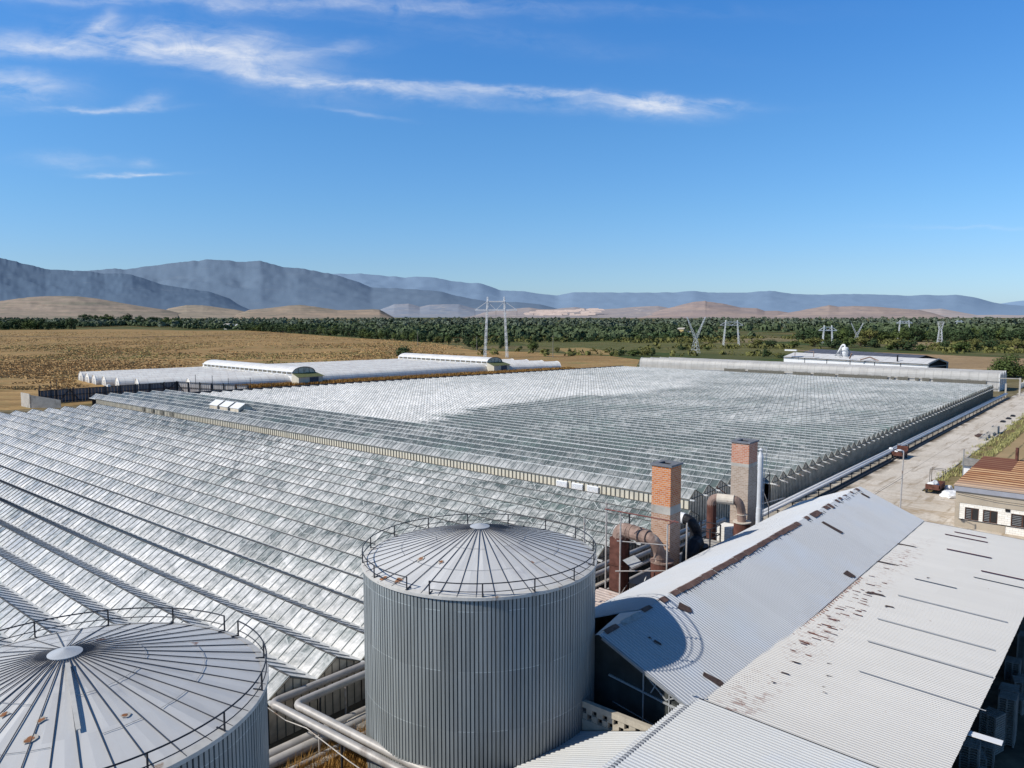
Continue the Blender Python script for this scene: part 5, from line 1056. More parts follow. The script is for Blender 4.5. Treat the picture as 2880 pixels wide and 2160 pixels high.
# ================================================================== WAREHOUSES AND SILO
def barn(P,d,L,w,he,hr,label,wallm,roofm,gablem,open_=False,name='warehouse'):
    d=Vector((*d,0)).normalized(); c=Vector((d.y,-d.x,0))
    P=Vector((P[0],P[1],0)); q=lambda l,k,z: tuple(P+d*l+c*k+Vector((0,0,z)))
    T=thing(name,tuple(P),label,'warehouse')
    mb=MB(); mb.poly([q(0,0,0),q(L,0,0),q(L,0,he),q(0,0,he)][::-1]); mb.poly([q(0,w,0),q(L,w,0),q(L,w,he),q(0,w,he)]); mb.poly([q(L,0,0),q(L,w,0),q(L,w,he),q(L,w/2,hr),q(L,0,he)]); mb.build('wall',wallm,T)
    mb=MB(); n=int(L/3)
    for i in range(n):
        a=L*i/n; b=L*(i+1)/n; t_=.04 if i%2 else 0
        mb.poly([q(a,-.5,he-.1+t_),q(b,-.5,he-.1+t_),q(b,w/2,hr+t_),q(a,w/2,hr+t_)]); mb.poly([q(a,w/2,hr+t_),q(b,w/2,hr+t_),q(b,w+.5,he-.1+t_),q(a,w+.5,he-.1+t_)])
    mb.build('roof',roofm,T)
    mb=MB(); mb.poly([q(.05 if not open_ else .6,0,0),q(.05 if not open_ else .6,w,0),q(.05 if not open_ else .6,w,he),q(.05 if not open_ else .6,w/2,hr),q(.05 if not open_ else .6,0,he)]); mb.build('gable',gablem,T)
    mb=MB()
    mb.bar(q(-.1,-.6,he-.35),q(L,-.6,he-.35),.25)
    for i in range(1,6): mb.bar(q(L*i/6,-.1,0),q(L*i/6,-.1,he-.3),.2)
    mb.build('eave_gutter',M['dark_steel'],T)
    return T,q
wt,wq=barn((375.9,77.8),(19.3,71.5),74,17,6.4,8.3,'long white warehouse with dark open gable beyond the long tunnels',M['white_paint'],simple('pale_roof',(.62,.61,.60),.6,0,.08,.3),M['dark_void'],True)
mb=MB(); mb.bar(wq(0,0,0),wq(0,0,6.4),.5); mb.bar(wq(0,17,0),wq(0,17,6.4),.5); mb.bar(wq(-.1,0,6.4),wq(-.1,8.5,8.3),.6); mb.bar(wq(-.1,8.5,8.3),wq(-.1,17,6.4),.6); mb.bar(wq(0,0,5.2),wq(0,17,5.2),.3); mb.build('gable_frame',M['grey_steel'],wt)
mb=MB()
for k in range(7):
    p_=wq(3,2.5+2*k,0); mb.box(p_[0]-1,p_[0]+1,p_[1]-.8,p_[1]+.8,0,1.6+.4*(k%3))
mb.build('stored_goods',M['wood'],wt)
barn((413.9,92.2),(38.6,66.8),78,16,6.2,8.0,'dark grey-roofed long barn behind the white warehouse',M['soot_concrete'],simple('dark_roof',(.10,.105,.13),.6,0,.2,.3),M['dark_void'])
T=thing('dust_separator',(392,118,0),'pale steel cyclone tower with slanting conveyor above the white warehouse','silo')
mb=MB(); mb.tube([(392,118,6.5),(392,118,9.4),(392,118,11.8),(392,118,12.2)],[.5,1.5,1.5,.9],14); mb.build('drum',M['white_paint'],T)
mb=MB(); mb.tube(arc((392,118,12.2),(393,120,12.6),(392,118.5,14.2),8)+[(394,122,9)],.45,8); mb.build('spout',M['white_paint'],T)
mb=MB()
for dx,dy in ((-2,-2),(2,-2),(-2,2),(2,2)): mb.bar((392+dx,118+dy,0),(392+dx*.8,118+dy*.8,11),.28)
for z in (8,10.6): 
    for a,b in (((-2,-2),(2,-2)),((-2,2),(2,2)),((-2,-2),(-2,2)),((2,-2),(2,2))): mb.bar((392+a[0]*.85,118+a[1]*.85,z),(392+b[0]*.85,118+b[1]*.85,z),.18)
mb.build('frame',M['grey_steel'],T)
mb=MB(); mb.bar((394,124,6.8),(392.5,119,12.3),.45); mb.build('conveyor',M['grey_steel'],T)
T=thing('roof_machinery',(388,128,7),'rusty pipes and machinery on the roof of the white warehouse','machinery')
mb=MB(); mb.tube([(383,100,6.5),(383,104,8.2),(382,108,6.8)],.35,6); mb.bar((389,132,7),(389,132,10.0),.25); mb.bar((391,142,7),(391,142,10.5),.25); mb.bar((389,132,9.7),(391,142,10.2),.25); mb.bar((386,114,7),(384,112.5,9.6),.5); mb.build('pipe',M['rust_pale'],T)
mb=MB(); mb.box(390,391.5,141,147,9.6,10.3); mb.build('duct',M['white_paint'],T)
mb=MB(); mb.tube([(380.5,91.5,6.8),(380.5,91.5,9.6)],.35,8); mb.build('stub_chimney',M['black_metal'],T)
T=thing('parked_truck',(372,69.5,0),'small white truck parked by the open end of the white warehouse','truck')
mb=MB(); mb.box(371,373,69,71.2,.7,2.6); mb.build('cab',M['white_paint'],T); mb=MB(); mb.box(371,373,65.5,68.8,.8,2.0); mb.build('bed',M['rust'],T)
for y in (66.3,70.3):
    for x in (371,373):
        mb=MB(); mb.tube([(x-.12,y,.45),(x+.12,y,.45)],.45,12); mb.build('wheel',M['black_metal'],T)
mb=MB(); mb.box(370.95,370.99,69.3,70.9,1.7,2.4); mb.build('window',M['dark_void'],T)
def small_house(name,P,w,l,h,wm,rm,label):
    T=thing(name,(P[0],P[1],0),label,'building')
    mb=MB(); mb.box(P[0]-w/2,P[0]+w/2,P[1]-l/2,P[1]+l/2,0,h); mb.build('wall',wm,T)
    mb=MB(); x0,x1,y0,y1=P[0]-w/2-.5,P[0]+w/2+.5,P[1]-l/2-.5,P[1]+l/2+.5
    mb.poly([(x0,y0,h),(x0,y1,h),(P[0],y1,h+2),(P[0],y0,h+2)][::-1]); mb.poly([(x1,y0,h),(x1,y1,h),(P[0],y1,h+2),(P[0],y0,h+2)]); mb.build('roof',rm,T)
    mb=MB()
    for k in range(3): mb.box(P[0]-w/2-.1,P[0]-w/2-.02,P[1]-l/2+l*(.15+.3*k),P[1]-l/2+l*(.27+.3*k),h*.4,h*.75)
    mb.build('window',M['dark_void'],T)
small_house('pump_house',(918,483),9,9,9,simple('ochre_wall',(.60,.46,.20),.8),M['concrete'],'small ochre building at the far edge of the green field')
small_house('farm_building',(926,474),8,13,4.5,M['white_paint'],M['concrete'],'low white building beside the small ochre one')
small_house('farm_building',(781,1376),12,18,9,M['white_paint'],M['concrete'],'white farm building among the dark trees on the left, leftmost of three')
small_house('farm_building',(795,1358),12,16,8,M['white_paint'],M['white_paint'],'white farm building among the dark trees on the left, middle of three')
small_house('farm_building',(811,1341),12,20,8.5,M['white_paint'],M['concrete'],'white farm building among the dark trees on the left, rightmost of three')

# ================================================================== PYLONS
M['pylon']=simple('pylon_steel',(.70,.71,.72),.5,.1,.08,.2)
def lat(mb,p,q,w0,w1,n,th):
    """square lattice mast from p to q"""
    p=Vector(p);q=Vector(q); c=[]
    for i in range(n+1):
        f=i/n; o=p.lerp(q,f); w=(w0+(w1-w0)*f)/2
        c.append([o+Vector((sx*w,sy*w,0)) for sx,sy in ((-1,-1),(1,-1),(1,1),(-1,1))])
    for i in range(n):
        for k in range(4):
            mb.bar(c[i][k],c[i+1][k],th); mb.bar(c[i][k],c[i+1][(k+1)%4],th*.6)
        for k in range(4): mb.bar(c[i+1][k],c[i+1][(k+1)%4],th*.6)
def portal(A,B,h,over,arm,label,th=.16,low=0):
    A=Vector((*A,0));B=Vector((*B,0)); d=(B-A); m=(A+B)/2; T=thing('power_pylon',tuple(m),label,'pylon','pylons')
    u=d.normalized(); ta=A.lerp(B,.13)+Vector((0,0,h)); tb=B.lerp(A,.13)+Vector((0,0,h)); ca=h-over
    pa=A.lerp(B,.115)+Vector((0,0,ca)); pb=B.lerp(A,.115)+Vector((0,0,ca))
    for (s,e) in ((A,ta),(B,tb)):
        mb=MB(); lat(mb,s,e,1.25,.7,9,th); mb.build('leg',M['pylon'],T)
    e0=pa-u*arm; e1=pb+u*arm
    mb=MB(); kb=5.5 if h>30 else 2.8; mb.bar(e0,e1,th*kb); mb.bar(pa+Vector((0,0,over*.65)),pb+Vector((0,0,over*.65)),th*kb*.9); mb.bar(e0,pa+Vector((0,0,over*.65)),th*2.6); mb.bar(e1,pb+Vector((0,0,over*.65)),th*2.6)
    mid=(pa+pb)/2; mb.bar(pa+Vector((0,0,over*.65)),mid,th*2); mb.bar(pb+Vector((0,0,over*.65)),mid,th*2); mb.bar(pa,pa.lerp(pb,.25)+Vector((0,0,over*.65)),th*.7); mb.build('crossarm',M['pylon'],T)
    for p in (e0,mid,e1):
        mb=MB(); mb.tube([p,p-Vector((0,0,h*.10))],th*.5,6); mb.build('insulator',M['dark_steel'],T)
    return [tuple(p-Vector((0,0,h*.10))) for p in (e0,mid,e1)]
w1=portal((371.6,337.1),(380.9,326.1),39.5,8.5,9.0*.9,'big white portal pylon standing behind the second vaulted tunnel corridor, the tallest',.16)
w3=portal((657.3,304.1),(666.4,293.3),23.0,4.5,5.0,'white two-legged portal pylon on the green field right of the guyed V-shaped one')
portal((759.2,249.7),(765.4,242.4),17.8,5,5.0,'portal pylon with splayed legs above the bushes, behind the cyclone tower',.24)
portal((881.5,212.5),(889.5,203),22.1,3,3.5,'thin grey portal pylon before the far right trees',.22)
def vee(P,h,spread,waist,label,th=.15):
    T=thing('power_pylon',(P[0],P[1],0),label,'pylon','pylons'); u=Vector((sv(1,0)[0],sv(1,0)[1],0)); P=Vector((*P,0))
    b=MB(); w=P+Vector((0,0,waist)); lat(b,P,w,5.2,1.6,4,th); b.build('base_mast',M['pylon'],T)
    for s in (-1,1):
        b=MB(); lat(b,w+u*(s*.3),P+u*(s*spread)+Vector((0,0,h)),1.6,.5,6,th*.8); b.build('arm',M['pylon'],T)
vee((511.2,257.8),26.3,6.6,11,'V-shaped lattice pylon on the green field, nearer and taller of two')
vee((831,239.2),19.5,6.2,7.5,'V-shaped lattice pylon half hidden by bushes, farther of two')
T=thing('power_pylon',(812.4,159.4,0),'slim straight lattice pylon before the far right trees','pylon','pylons'); mb=MB(); lat(mb,(812.4,159.4,0),(812.4,159.4,14),4.5,2.2,5,.26); lat(mb,(812.4,159.4,14),(812.4,159.4,21.4),2.2,5.0,3,.22); mb.build('mast',M['pylon'],T)
portal((1731,312),(1738,304),17,3,4,'tiny far portal pylon above the right trees',.3)
ki=0
def wire(p,q,sag,r,label,group):
    P,Q=Vector(p),Vector(q); mb=MB(); mb.tube([tuple(P.lerp(Q,i/10)-Vector((0,0,sag*4*(i/10)*(1-i/10)))) for i in range(11)],r,4); mb.build('power_line',M['dark_steel'],label=label,cat='power line',group=group,origin=p)
for a,b in zip(w1,w3): wire(a,b,5.0,.035,'thin power line sagging from the big portal pylon to the right','power lines right of the big pylon')
for k,a in enumerate(w1): wire(a,(sv(-560,620)[0]+k*5,sv(-560,620)[1]-k*5,20),12,.045,'thin power line running from the big portal pylon over the dry field','power lines over the dry field')
for (a,b_,h) in ((478.1,516.1,12.6),(432.8,401.1,11.7),(400.2,303.2,14.4),(583,655.7,10.1)):
    T=thing('utility_pole',(a,b_,0),'thin wooden utility pole on the dry field','utility pole','utility poles on the dry field'); mb=MB(); mb.tube([(a,b_,0),(a,b_,h)],[.22,.15],6); mb.build('shaft',M['wood'],T); mb=MB(); mb.bar((a-.7,b_+.5,h-.8),(a+.7,b_-.5,h-.8),.16); mb.build('crossarm',M['wood'],T)

for i,(x,y,sx,sy,sz_) in enumerate(((63.6,34.9,1.3,.8,1.0),(70.2,34.0,1.6,1.0,1.1),(73.2,33.0,1.4,.8,.9),(56.8,39.2,1.2,.7,.8))): lump('rubble_heap',x,y,0,sx,sy,sz_,'concrete',['pale rubble between the rusty duct and the orange chimney','pale rubble under the dark steel platform','pale rubble behind the hall eave between the chimneys','pale rubble by the pipe bundle near the flat annex'][i],'rubble','rubble heaps around the ducts',60+i)
# ================================================================== TREES
def tree_proto(name,label,mat,h=1.0,w=1.0,seed=1,nl=420,leaf_s=.085,trunk_h=.28,lobes=9,cat='tree',group=None,shrub=False):
    """unit-size tree: tapered trunk with limbs, crown of leaf faces gathered in clumps"""
    rr=random.Random(seed); T=bpy.data.objects.new(name,None); COL.objects.link(T); tag(T,label,cat,group)
    mb=MB(); mb.tube([(0,0,0),(.01,0,trunk_h),(0,.02,.62)],[.035,.025,.010],7)
    L=[]
    for i in range(lobes):
        a=rr.uniform(0,6.283); rad=rr.uniform(.10,.34)*w; z=rr.uniform(.36,.82) if not shrub else rr.uniform(.15,.72)
        if i==0: rad=0; z=.78
        c=Vector((rad*math.cos(a),rad*math.sin(a),z)); L.append((c,rr.uniform(.13,.22)*(.8+.4*w)))
        mb.tube([(0,0,trunk_h*.9),(c.x*.5,c.y*.5,(trunk_h+c.z)/2),tuple(c)],[.016,.011,.004],5,False)
    def build(m,nm,material):
        me=bpy.data.meshes.new(nm); me.from_pydata(m.v,[],m.f); me.materials.append(material); o=bpy.data.objects.new(nm,me); COL.objects.link(o); o.parent=T; return o
    build(mb,'trunk',M['trunk'])
    cr=MB()
    for k in range(nl):
        c,r=rr.choice(L); d=Vector((rr.gauss(0,1),rr.gauss(0,1),rr.gauss(0,.85))); d.normalize(); p=c+d*(r*rr.random()**.35)
        if p.z<.06: p.z=.06
        n=(d+Vector((rr.gauss(0,.28),rr.gauss(0,.28),rr.gauss(0,.28)+.25))).normalized(); u=n.orthogonal().normalized(); v=n.cross(u); s=leaf_s*rr.uniform(.55,1.25); t=rr.uniform(0,6.28); u2=u*math.cos(t)+v*math.sin(t); v2=n.cross(u2)
        cr.poly([p-u2*s*.5,p+v2*s*.38,p+u2*s*.5,p-v2*s*.38])
    build(cr,'crown',mat); return T
PR=[tree_proto('broadleaf_tree','',M['leaf_dark'],seed=1,w=1.25,nl=1000,leaf_s=.10,lobes=13,trunk_h=.14,shrub=True),tree_proto('broadleaf_tree','',M['leaf'],seed=2,w=1.3,nl=1000,leaf_s=.10,lobes=14,trunk_h=.14,shrub=True),tree_proto('broadleaf_tree','',M['leaf_dark'],seed=3,w=1.1,nl=1000,leaf_s=.10,lobes=12,trunk_h=.14,shrub=True),
    tree_proto('shrub','',M['leaf'],seed=4,w=1.25,nl=800,leaf_s=.11,shrub=True,trunk_h=.12,lobes=12),tree_proto('shrub','',M['leaf_dark'],seed=5,w=1.3,nl=800,leaf_s=.11,shrub=True,trunk_h=.12,lobes=13),tree_proto('shrub','',M['leaf_dry'],seed=6,w=1.3,nl=800,leaf_s=.11,shrub=True,trunk_h=.12,lobes=13),
    tree_proto('poplar_tree','',M['leaf_dark'],seed=7,w=.25,nl=900,leaf_s=.075,trunk_h=.1,lobes=16,shrub=True)]
USED=set()
def plant(k,x,y,h,w,label,cat,group):
    o=PR[k] if k not in USED else copy_tree(PR[k]); USED.add(k)
    o.location=(x,y,-.02*h); o.scale=(w,w,h); o.rotation_euler=(0,0,rr_.uniform(0,6.28)); tag(o,label,cat,group)
rr_=random.Random(77)
BIG=tree_proto('broadleaf_tree','big rounded green tree at the right edge, beyond the end of the road',M['leaf'],seed=12,w=1.35,nl=5200,leaf_s=.055,lobes=26,shrub=True,trunk_h=.2)
BIG.location=(404,50,-.3); BIG.scale=(18,18,11.5)
BN=['bush behind the white tunnels, left of the vaulted corridor','round green bush on the dry field right of the big portal pylon','tiny bush just left of the round green bush','tiny bush right of the round green bush','small bush in the middle of the dry strip','small upright bush before the golden stubble','low bush at the left of the hedge clump beyond the glasshouse','broad dark bush in the hedge clump beyond the glasshouse','middle bush in the hedge clump beyond the glasshouse','right-hand bush in the hedge clump beyond the glasshouse','taller bush right of the hedge clump beyond the glasshouse','dark tree left of the legs of the big portal pylon','dark bush at the left of the tree by the big portal pylon','tall narrow tree at the forest corner on the dry field','small bush at the forest corner on the dry field','tree between the legs of the big portal pylon','tree just right of the big portal pylon']
for i,(x,y,h,w) in enumerate(BUSHES):
    lab=BN[i] if i<len(BN) else ('bush in the loose rows beyond the white warehouse' if i<42 else 'dark conifer-like bush left of the white warehouse')
    grp='bushes on the dry field' if i<len(BN) else ('bushes beyond the white warehouse' if i<42 else 'bushes left of the white warehouse')
    plant([4,3,4,3,5][i%5] if i<17 else [3,5,4][i%3],x,y,h*1.15,w*.85*1.2*rr_.uniform(.6,1.5),lab,'bush',grp)
LB=len(ROW_TREES)
for i,(x,y,h,w) in enumerate(ROW_TREES):
    X=x*math.sin(HEAD)-y*math.cos(HEAD); Yd=x*math.cos(HEAD)+y*math.sin(HEAD); u=X/Yd
    if u<-.36: lab,grp='dark broadleaf tree in the belt at the left beyond the dry field','trees beyond the dry field on the left'
    elif u<-.08: lab,grp='dark broadleaf tree in the row along the far edge of the dry field','trees along the far edge of the dry field'
    elif u<.25: lab,grp='low young tree in the front row of the plantation','young trees fronting the plantation'
    else: lab,grp='tall broadleaf tree in the front of the wood on the right','trees fronting the right-hand wood'
    plant(rr_.choice([0,1,2]),x,y,h*1.1,w*1.25,lab,'tree',grp)
for i,(x,y,h,w) in enumerate(POPLARS): plant(6,x,y,h,w*1.6,'tall slim poplar in the small group at the far left','tree','poplars at the far left')
plant(4,*LONE_DARK[:2],LONE_DARK[2]*1.2,LONE_DARK[3]*1.1,'single dark round tree standing out above the far left woods','tree',None)
# far woods: one leafy mass that nobody could count
FRONTL=[(-.80,1480),(-.667,1500),(-.574,1600),(-.5,1900),(-.42,1450),(-.343,1400),(-.204,985),(-.065,915),(.12,850),(.236,880),(.398,960),(.667,840),(.80,840)]
def wood(name,seed,n,dmin,dmax,mat,label,size,leafn=34,thr=.0):
    rr=random.Random(seed); mb=MB(); c=0; tries=0
    while c<n and tries<n*12:
        tries+=1; u=rr.uniform(-.80,.80); fr=max(lerp_profile(FRONTL,u),dmin); q=rr.random(); D=1/((1-q)/fr+q/dmax)
        if D<dmin or D>dmax: continue
        X=u*D; a,b_=sv(X,D)
        f=mn.noise(Vector((a*.0035,b_*.0035,seed)))+.5*mn.noise(Vector((a*.012,b_*.012,3)))
        if f<thr: continue
        c+=1; h=size*rr.uniform(.6,1.3); w=h*rr.uniform(.75,1.3)
        if u>.25: h*=1.15
        for k in range(leafn):
            d=Vector((rr.gauss(0,1),rr.gauss(0,1),abs(rr.gauss(0,1))*.9)).normalized(); p=Vector((a,b_,h*.32))+Vector((d.x*w*.5,d.y*w*.5,d.z*h*.66))*rr.uniform(.75,1.05)
            nrm=(d+Vector((rr.gauss(0,.35),rr.gauss(0,.35),rr.gauss(0,.35)))).normalized(); e=nrm.orthogonal().normalized(); g=nrm.cross(e); s=w*rr.uniform(.15,.30)
            mb.poly([p-e*s,p+g*s*.8,p+e*s,p-g*s*.8])
    o=mb.build(name,mat,kind='stuff'); tag(o,label,'woodland')
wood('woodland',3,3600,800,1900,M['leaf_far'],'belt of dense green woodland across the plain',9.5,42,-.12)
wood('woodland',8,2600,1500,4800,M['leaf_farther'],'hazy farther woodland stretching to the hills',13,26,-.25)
# scrub between the field strips on the right and the dry strip in the middle
def scrub():
    rr=random.Random(57); mb=MB(); c=0
    while c<1900:
        u=rr.uniform(-.05,.70); D=rr.uniform(520,1000)
        if u<.22 and D<700 and rr.random()<.8: continue
        a,b_=sv(u*D,D)
        if mn.noise(Vector((a*.012,b_*.012,2.2)))+.6*mn.noise(Vector((a*.05,b_*.05,7)))<.16: continue
        if b_<205 and 425<a<615: continue
        c+=1; h=rr.uniform(.8,3.6); w=h*rr.uniform(1.0,2.2)
        for k in range(12):
            d=Vector((rr.gauss(0,1),rr.gauss(0,1),abs(rr.gauss(0,1)))).normalized(); p=Vector((a,b_,.1))+Vector((d.x*w*.5,d.y*w*.5,d.z*h)); n=(d+Vector((rr.gauss(0,.4),rr.gauss(0,.4),rr.gauss(0,.4)))).normalized(); e=n.orthogonal().normalized(); g=n.cross(e); s=w*rr.uniform(.18,.36)
            mb.poly([p-e*s,p+g*s*.7,p+e*s,p-g*s*.7])
    o=mb.build('scrub',M['leaf_dry'],kind='stuff'); tag(o,'low scrub scattered over the strips beyond the glasshouses','scrub')
scrub()
# green plantation block in the middle distance, low and even
def rows():
    rr=random.Random(31); mb=MB()
    for k in range(5200):
        u=rr.uniform(-.10,.26); D=rr.uniform(905,1500) ; a,b_=sv(u*D,D); h=rr.uniform(3.5,5.5)
        for j in range(4):
            p=Vector((a+rr.uniform(-3,3),b_+rr.uniform(-3,3),h*rr.uniform(.5,1))); n=Vector((rr.gauss(0,.5),rr.gauss(0,.5),1)).normalized(); e=n.orthogonal().normalized(); g=n.cross(e); s=rr.uniform(1.6,3.2); mb.poly([p-e*s,p+g*s*.7,p+e*s,p-g*s*.7])
    o=mb.build('orchard',M['leaf_orchard'],kind='stuff'); tag(o,'even dark green orchard block in front of the quarry hill','orchard')
M['leaf_orchard']=leaf('orchard_green',(.068,.105,.045),.4,.03)
rows()
# ---- grasses, weeds and straw
def tufts(name,n,area,h,mat,label,seed,cat,dens=None,wd=.03):
    rr=random.Random(seed); mb=MB()
    for k in range(n):
        x,y=area(rr); 
        if dens and mn.noise(Vector((x*.25,y*.25,seed)))<dens: continue
        for j in range(5):
            a=rr.uniform(0,6.28); l=h*rr.uniform(.5,1.3); b=Vector((x+rr.uniform(-.3,.3),y+rr.uniform(-.3,.3),.03)); t=b+Vector((math.cos(a)*l*.45,math.sin(a)*l*.45,l)); s=Vector((-math.sin(a),math.cos(a),0))*wd*rr.uniform(.7,1.5)
            mb.poly([b-s,b+s,t+s*.3,t-s*.3])
    o=mb.build(name,M[mat],kind='stuff'); tag(o,label,cat)
tufts('weeds',1100,lambda r:(r.uniform(140,330),27.2+r.gauss(0,.7)),.5,'weed','strip of green weeds along the right kerb of the road',5,'weeds',-.05,.06)
tufts('weeds',1100,lambda r:(r.uniform(150,330),24.8+r.gauss(0,.4)),.5,'weed','thin line of weeds at the edge of the brown field',6,'weeds',0,.06)
tufts('dry_weeds',1500,lambda r:(r.uniform(24.5,33),r.uniform(32.5,39.2)),.8,'straw','tangle of dry straw-coloured weeds between the two tanks',9,'weeds',-.1,.02)
lump('rubble_heap',31.5,40.0,0,2.0,1.0,.9,'concrete','pale rubble heap at the left foot of the central tank','rubble',None,40)
T=thing('ground_slab',(28.5,38.9,0),'pale concrete slab edge on the ground between the two tanks','slab'); mb=MB(); mb.box(24.6,33,38.0,38.5,.03,.45); mb.build('block',M['concrete'],T)
lump('red_white_sack',33.2,39.6,.6,.5,.4,.5,'white_paint','small white sack on the rubble beside the central tank','sack',None,41)
tufts('dry_grass',5200,lambda r:(lambda t,n:(t*TD[0]+n*ND[0],t*TD[1]+n*ND[1]))(r.uniform(60,262),r.uniform(292,302.5)),1.0,'straw','strip of dry grass between the tunnels and the glasshouse',12,'grass',None,.12)
def field_tufts():
    rr=random.Random(44)
    for nm,mt,lab,n,th,sd in (('dry_grass','straw_far','tall straw-coloured dry grass across the left field',8000,.02,1.0),('dry_grass','olive_far','olive green grass patches in the left field',4200,.12,5.0),('dry_grass','russet_far','russet dead grass in the left field',5200,.05,9.0)):
        mb=MB(); c=0
        while c<n:
            u=rr.uniform(-.69,-.06); q=rr.random(); D=1/((1-q)/285+q/1250); a,b_=sv(u*D,D)
            if b_<231 or (84<a<142 and b_<269): continue
            if 45<a*TD[0]+b_*TD[1]<264 and 296<a*ND[0]+b_*ND[1]<380: continue
            if mn.noise(Vector((a*.010,b_*.010,sd)))+.5*mn.noise(Vector((a*.05,b_*.05,sd)))<th: continue
            if D>lerp_profile(FRONTL,u)*.93: continue
            c+=1
            for k in range(3):
                p=Vector((a+rr.uniform(-1.5,1.5),b_+rr.uniform(-1.5,1.5),0)); h=rr.uniform(.2,.6); w=rr.uniform(.25,.8); an=rr.uniform(0,3.14); e=Vector((math.cos(an)*w,math.sin(an)*w,0)); l=Vector((rr.uniform(-.3,.3),rr.uniform(-.3,.3),h))
                mb.poly([p-e,p+e,p+e*.7+l,p-e*.5+l*.9])
        o=mb.build(nm,M[mt],kind='stuff'); tag(o,lab,'grass')
M['straw_far']=leaf('straw_far',(.48,.315,.14),.3,.05); M['olive_far']=leaf('olive_far',(.31,.265,.105),.3,.05); M['russet_far']=leaf('russet_far',(.38,.23,.10),.3,.05)
field_tufts()
# ---- stacked pallets in the shade below the lean-to eave
pal=[]
def pallet_stack(x,y,n,rot,label):
    T=thing('pallet_stack',(x,y,0),label,'pallet stack','pallet stacks in the shade under the lean-to eave'); c,s=math.cos(rot),math.sin(rot)
    for k in range(n):
        mb=MB(); z=.05+k*.16; q=lambda u,v,zz:(x+u*c-v*s,y+u*s+v*c,zz)
        for v in (-.45,0,.45): mb.bar(q(-.6,v,z+.05),q(.6,v,z+.05),.10,.09)
        for u in (-.52,-.26,0,.26,.52): mb.bar(q(u,-.5,z+.11),q(u,.5,z+.11),.14,.025)
        mb.build('pallet',M['wood'],T)
rp2=random.Random(14)
for i in range(26):
    x=35+i*1.75; y=rp2.uniform(6.2,7.3); pallet_stack(x,y,rp2.randint(5,20),rp2.uniform(-.5,.5),'stack of grey wooden pallets in the dark strip under the lean-to eave')

# ================================================================== LIGHT, SKY, CAMERA
SUN=Vector((-.644,.416,.643)).normalized(); EL=math.asin(SUN.z)
ld=bpy.data.lights.new('sun','SUN'); ld.energy=4.45; ld.angle=math.radians(.53); ld.color=(1,.945,.85)
lo=bpy.data.objects.new('sun',ld); COL.objects.link(lo); lo.rotation_euler=SUN.to_track_quat('Z','Y').to_euler(); lo.location=(0,0,60)
world=bpy.data.worlds.new('World'); SC.world=world; world.use_nodes=True; t=NT(world.node_tree); world.node_tree.nodes.clear()
sky=t.new('ShaderNodeTexSky',sky_type='NISHITA'); sky.sun_disc=False; sky.sun_elevation=EL; sky.sun_rotation=math.atan2(SUN.x,SUN.y); sky.altitude=300; sky.air_density=1.15; sky.dust_density=.35; sky.ozone_density=1.5
dirv=t.vmath('NORMALIZE',t.new('ShaderNodeTexCoord').outputs['Generated'])
R_=(AX[0],AX[1],0); F_=(AY[0],AY[1],0)
dx=t.vmath('DOT_PRODUCT',dirv,R_); dy=t.math('MAXIMUM',t.vmath('DOT_PRODUCT',dirv,F_),.05); dz=t.xyz(dirv)[2]
U=t.math('DIVIDE',dx,dy); Q=t.math('DIVIDE',dz,dy)          # bearing and height of the cirrus band over the north horizon
wx=t.math('ADD',U,t.math('MULTIPLY',t.math('SUBTRACT',t.noise(t.comb(U,t.math('MULTIPLY',Q,3),0),5,4,.6),.5),.10))
wy=t.math('ADD',Q,t.math('MULTIPLY',t.math('SUBTRACT',t.noise(t.comb(U,t.math('MULTIPLY',Q,3),7),6,5,.6),.5),.045))
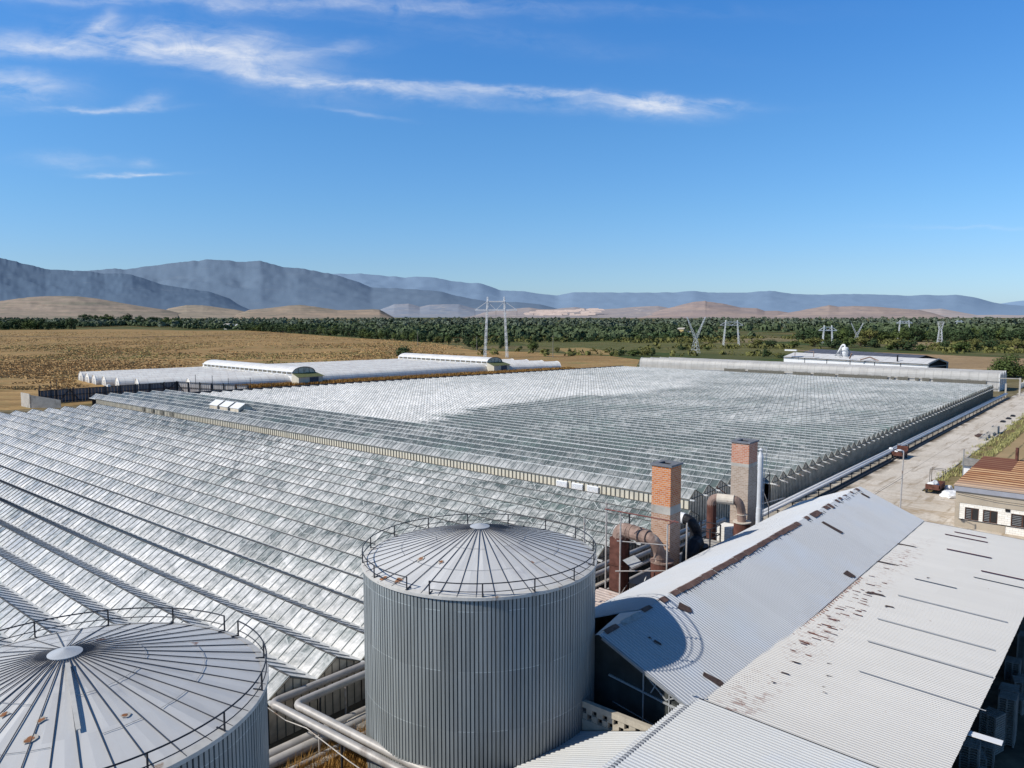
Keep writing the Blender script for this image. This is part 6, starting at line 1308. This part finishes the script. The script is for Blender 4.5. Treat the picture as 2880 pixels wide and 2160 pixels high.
def blob(px,py,sx,sy,slope,amp):
    u0=(px-1440)/2160; v=(1080-py)/2160; q0=(v*.9959-.0899)/(v*.0899+.9959); su=sx/2160; sq=sy/2160
    a=t.math('SUBTRACT',wx,u0); b=t.math('ADD',t.math('SUBTRACT',wy,q0),t.math('MULTIPLY',a,slope))
    e=t.math('ADD',t.math('POWER',t.math('ABSOLUTE',t.math('DIVIDE',a,su)),2.0),t.math('POWER',t.math('ABSOLUTE',t.math('DIVIDE',b,sq)),2.0))
    return t.math('MULTIPLY',t.math('EXPONENT',t.math('MULTIPLY',e,-1.0)),amp)
mask=None
for B_ in CLOUDS:
    m_=blob(*B_); mask=m_ if mask is None else t.math('ADD',mask,m_)
fib=t.noise(t.comb(t.math('MULTIPLY',wx,5.0),t.math('MULTIPLY',t.math('ADD',wy,t.math('MULTIPLY',wx,.10)),42),0),1.0,7,.62,.5)
puff=t.noise(t.comb(t.math('MULTIPLY',U,16),t.math('MULTIPLY',Q,34),3),1.0,7,.65,.9)
tex=t.math('ADD',t.math('MULTIPLY',fib,.55),t.math('MULTIPLY',puff,.45))
cl=t.math('MULTIPLY',mask,t.remap(tex,.36,.66,0.05,1.25),clamp=True)
grad=t.ramp(dz,SKY_RAMP)
skyc=t.vmath('MULTIPLY',t.vmath('MULTIPLY',sky.outputs[0],grad),(1.7,1.7,1.7))
col=t.mix(t.math('MULTIPLY',cl,.74),skyc,CLOUD_COL)
bg=t.new('ShaderNodeBackground'); t.put(bg.inputs[0],col); bg.inputs[1].default_value=.10
out=t.new('ShaderNodeOutputWorld'); t.l.new(bg.outputs[0],out.inputs[0])
cam=bpy.data.cameras.new('camera'); co=bpy.data.objects.new('camera',cam); COL.objects.link(co)
cam.sensor_width=36; cam.lens=27.0; cam.clip_start=.5; cam.clip_end=120000
co.location=(0,0,28); co.rotation_euler=(math.radians(90)-math.atan(195/2160),0,-(math.pi/2-HEAD)); SC.camera=co
SC.view_settings.view_transform='Standard'; SC.view_settings.look='None'; SC.view_settings.exposure=0; SC.view_settings.gamma=1
SC.render.engine='CYCLES'; SC.cycles.max_bounces=6; SC.cycles.use_denoising=True
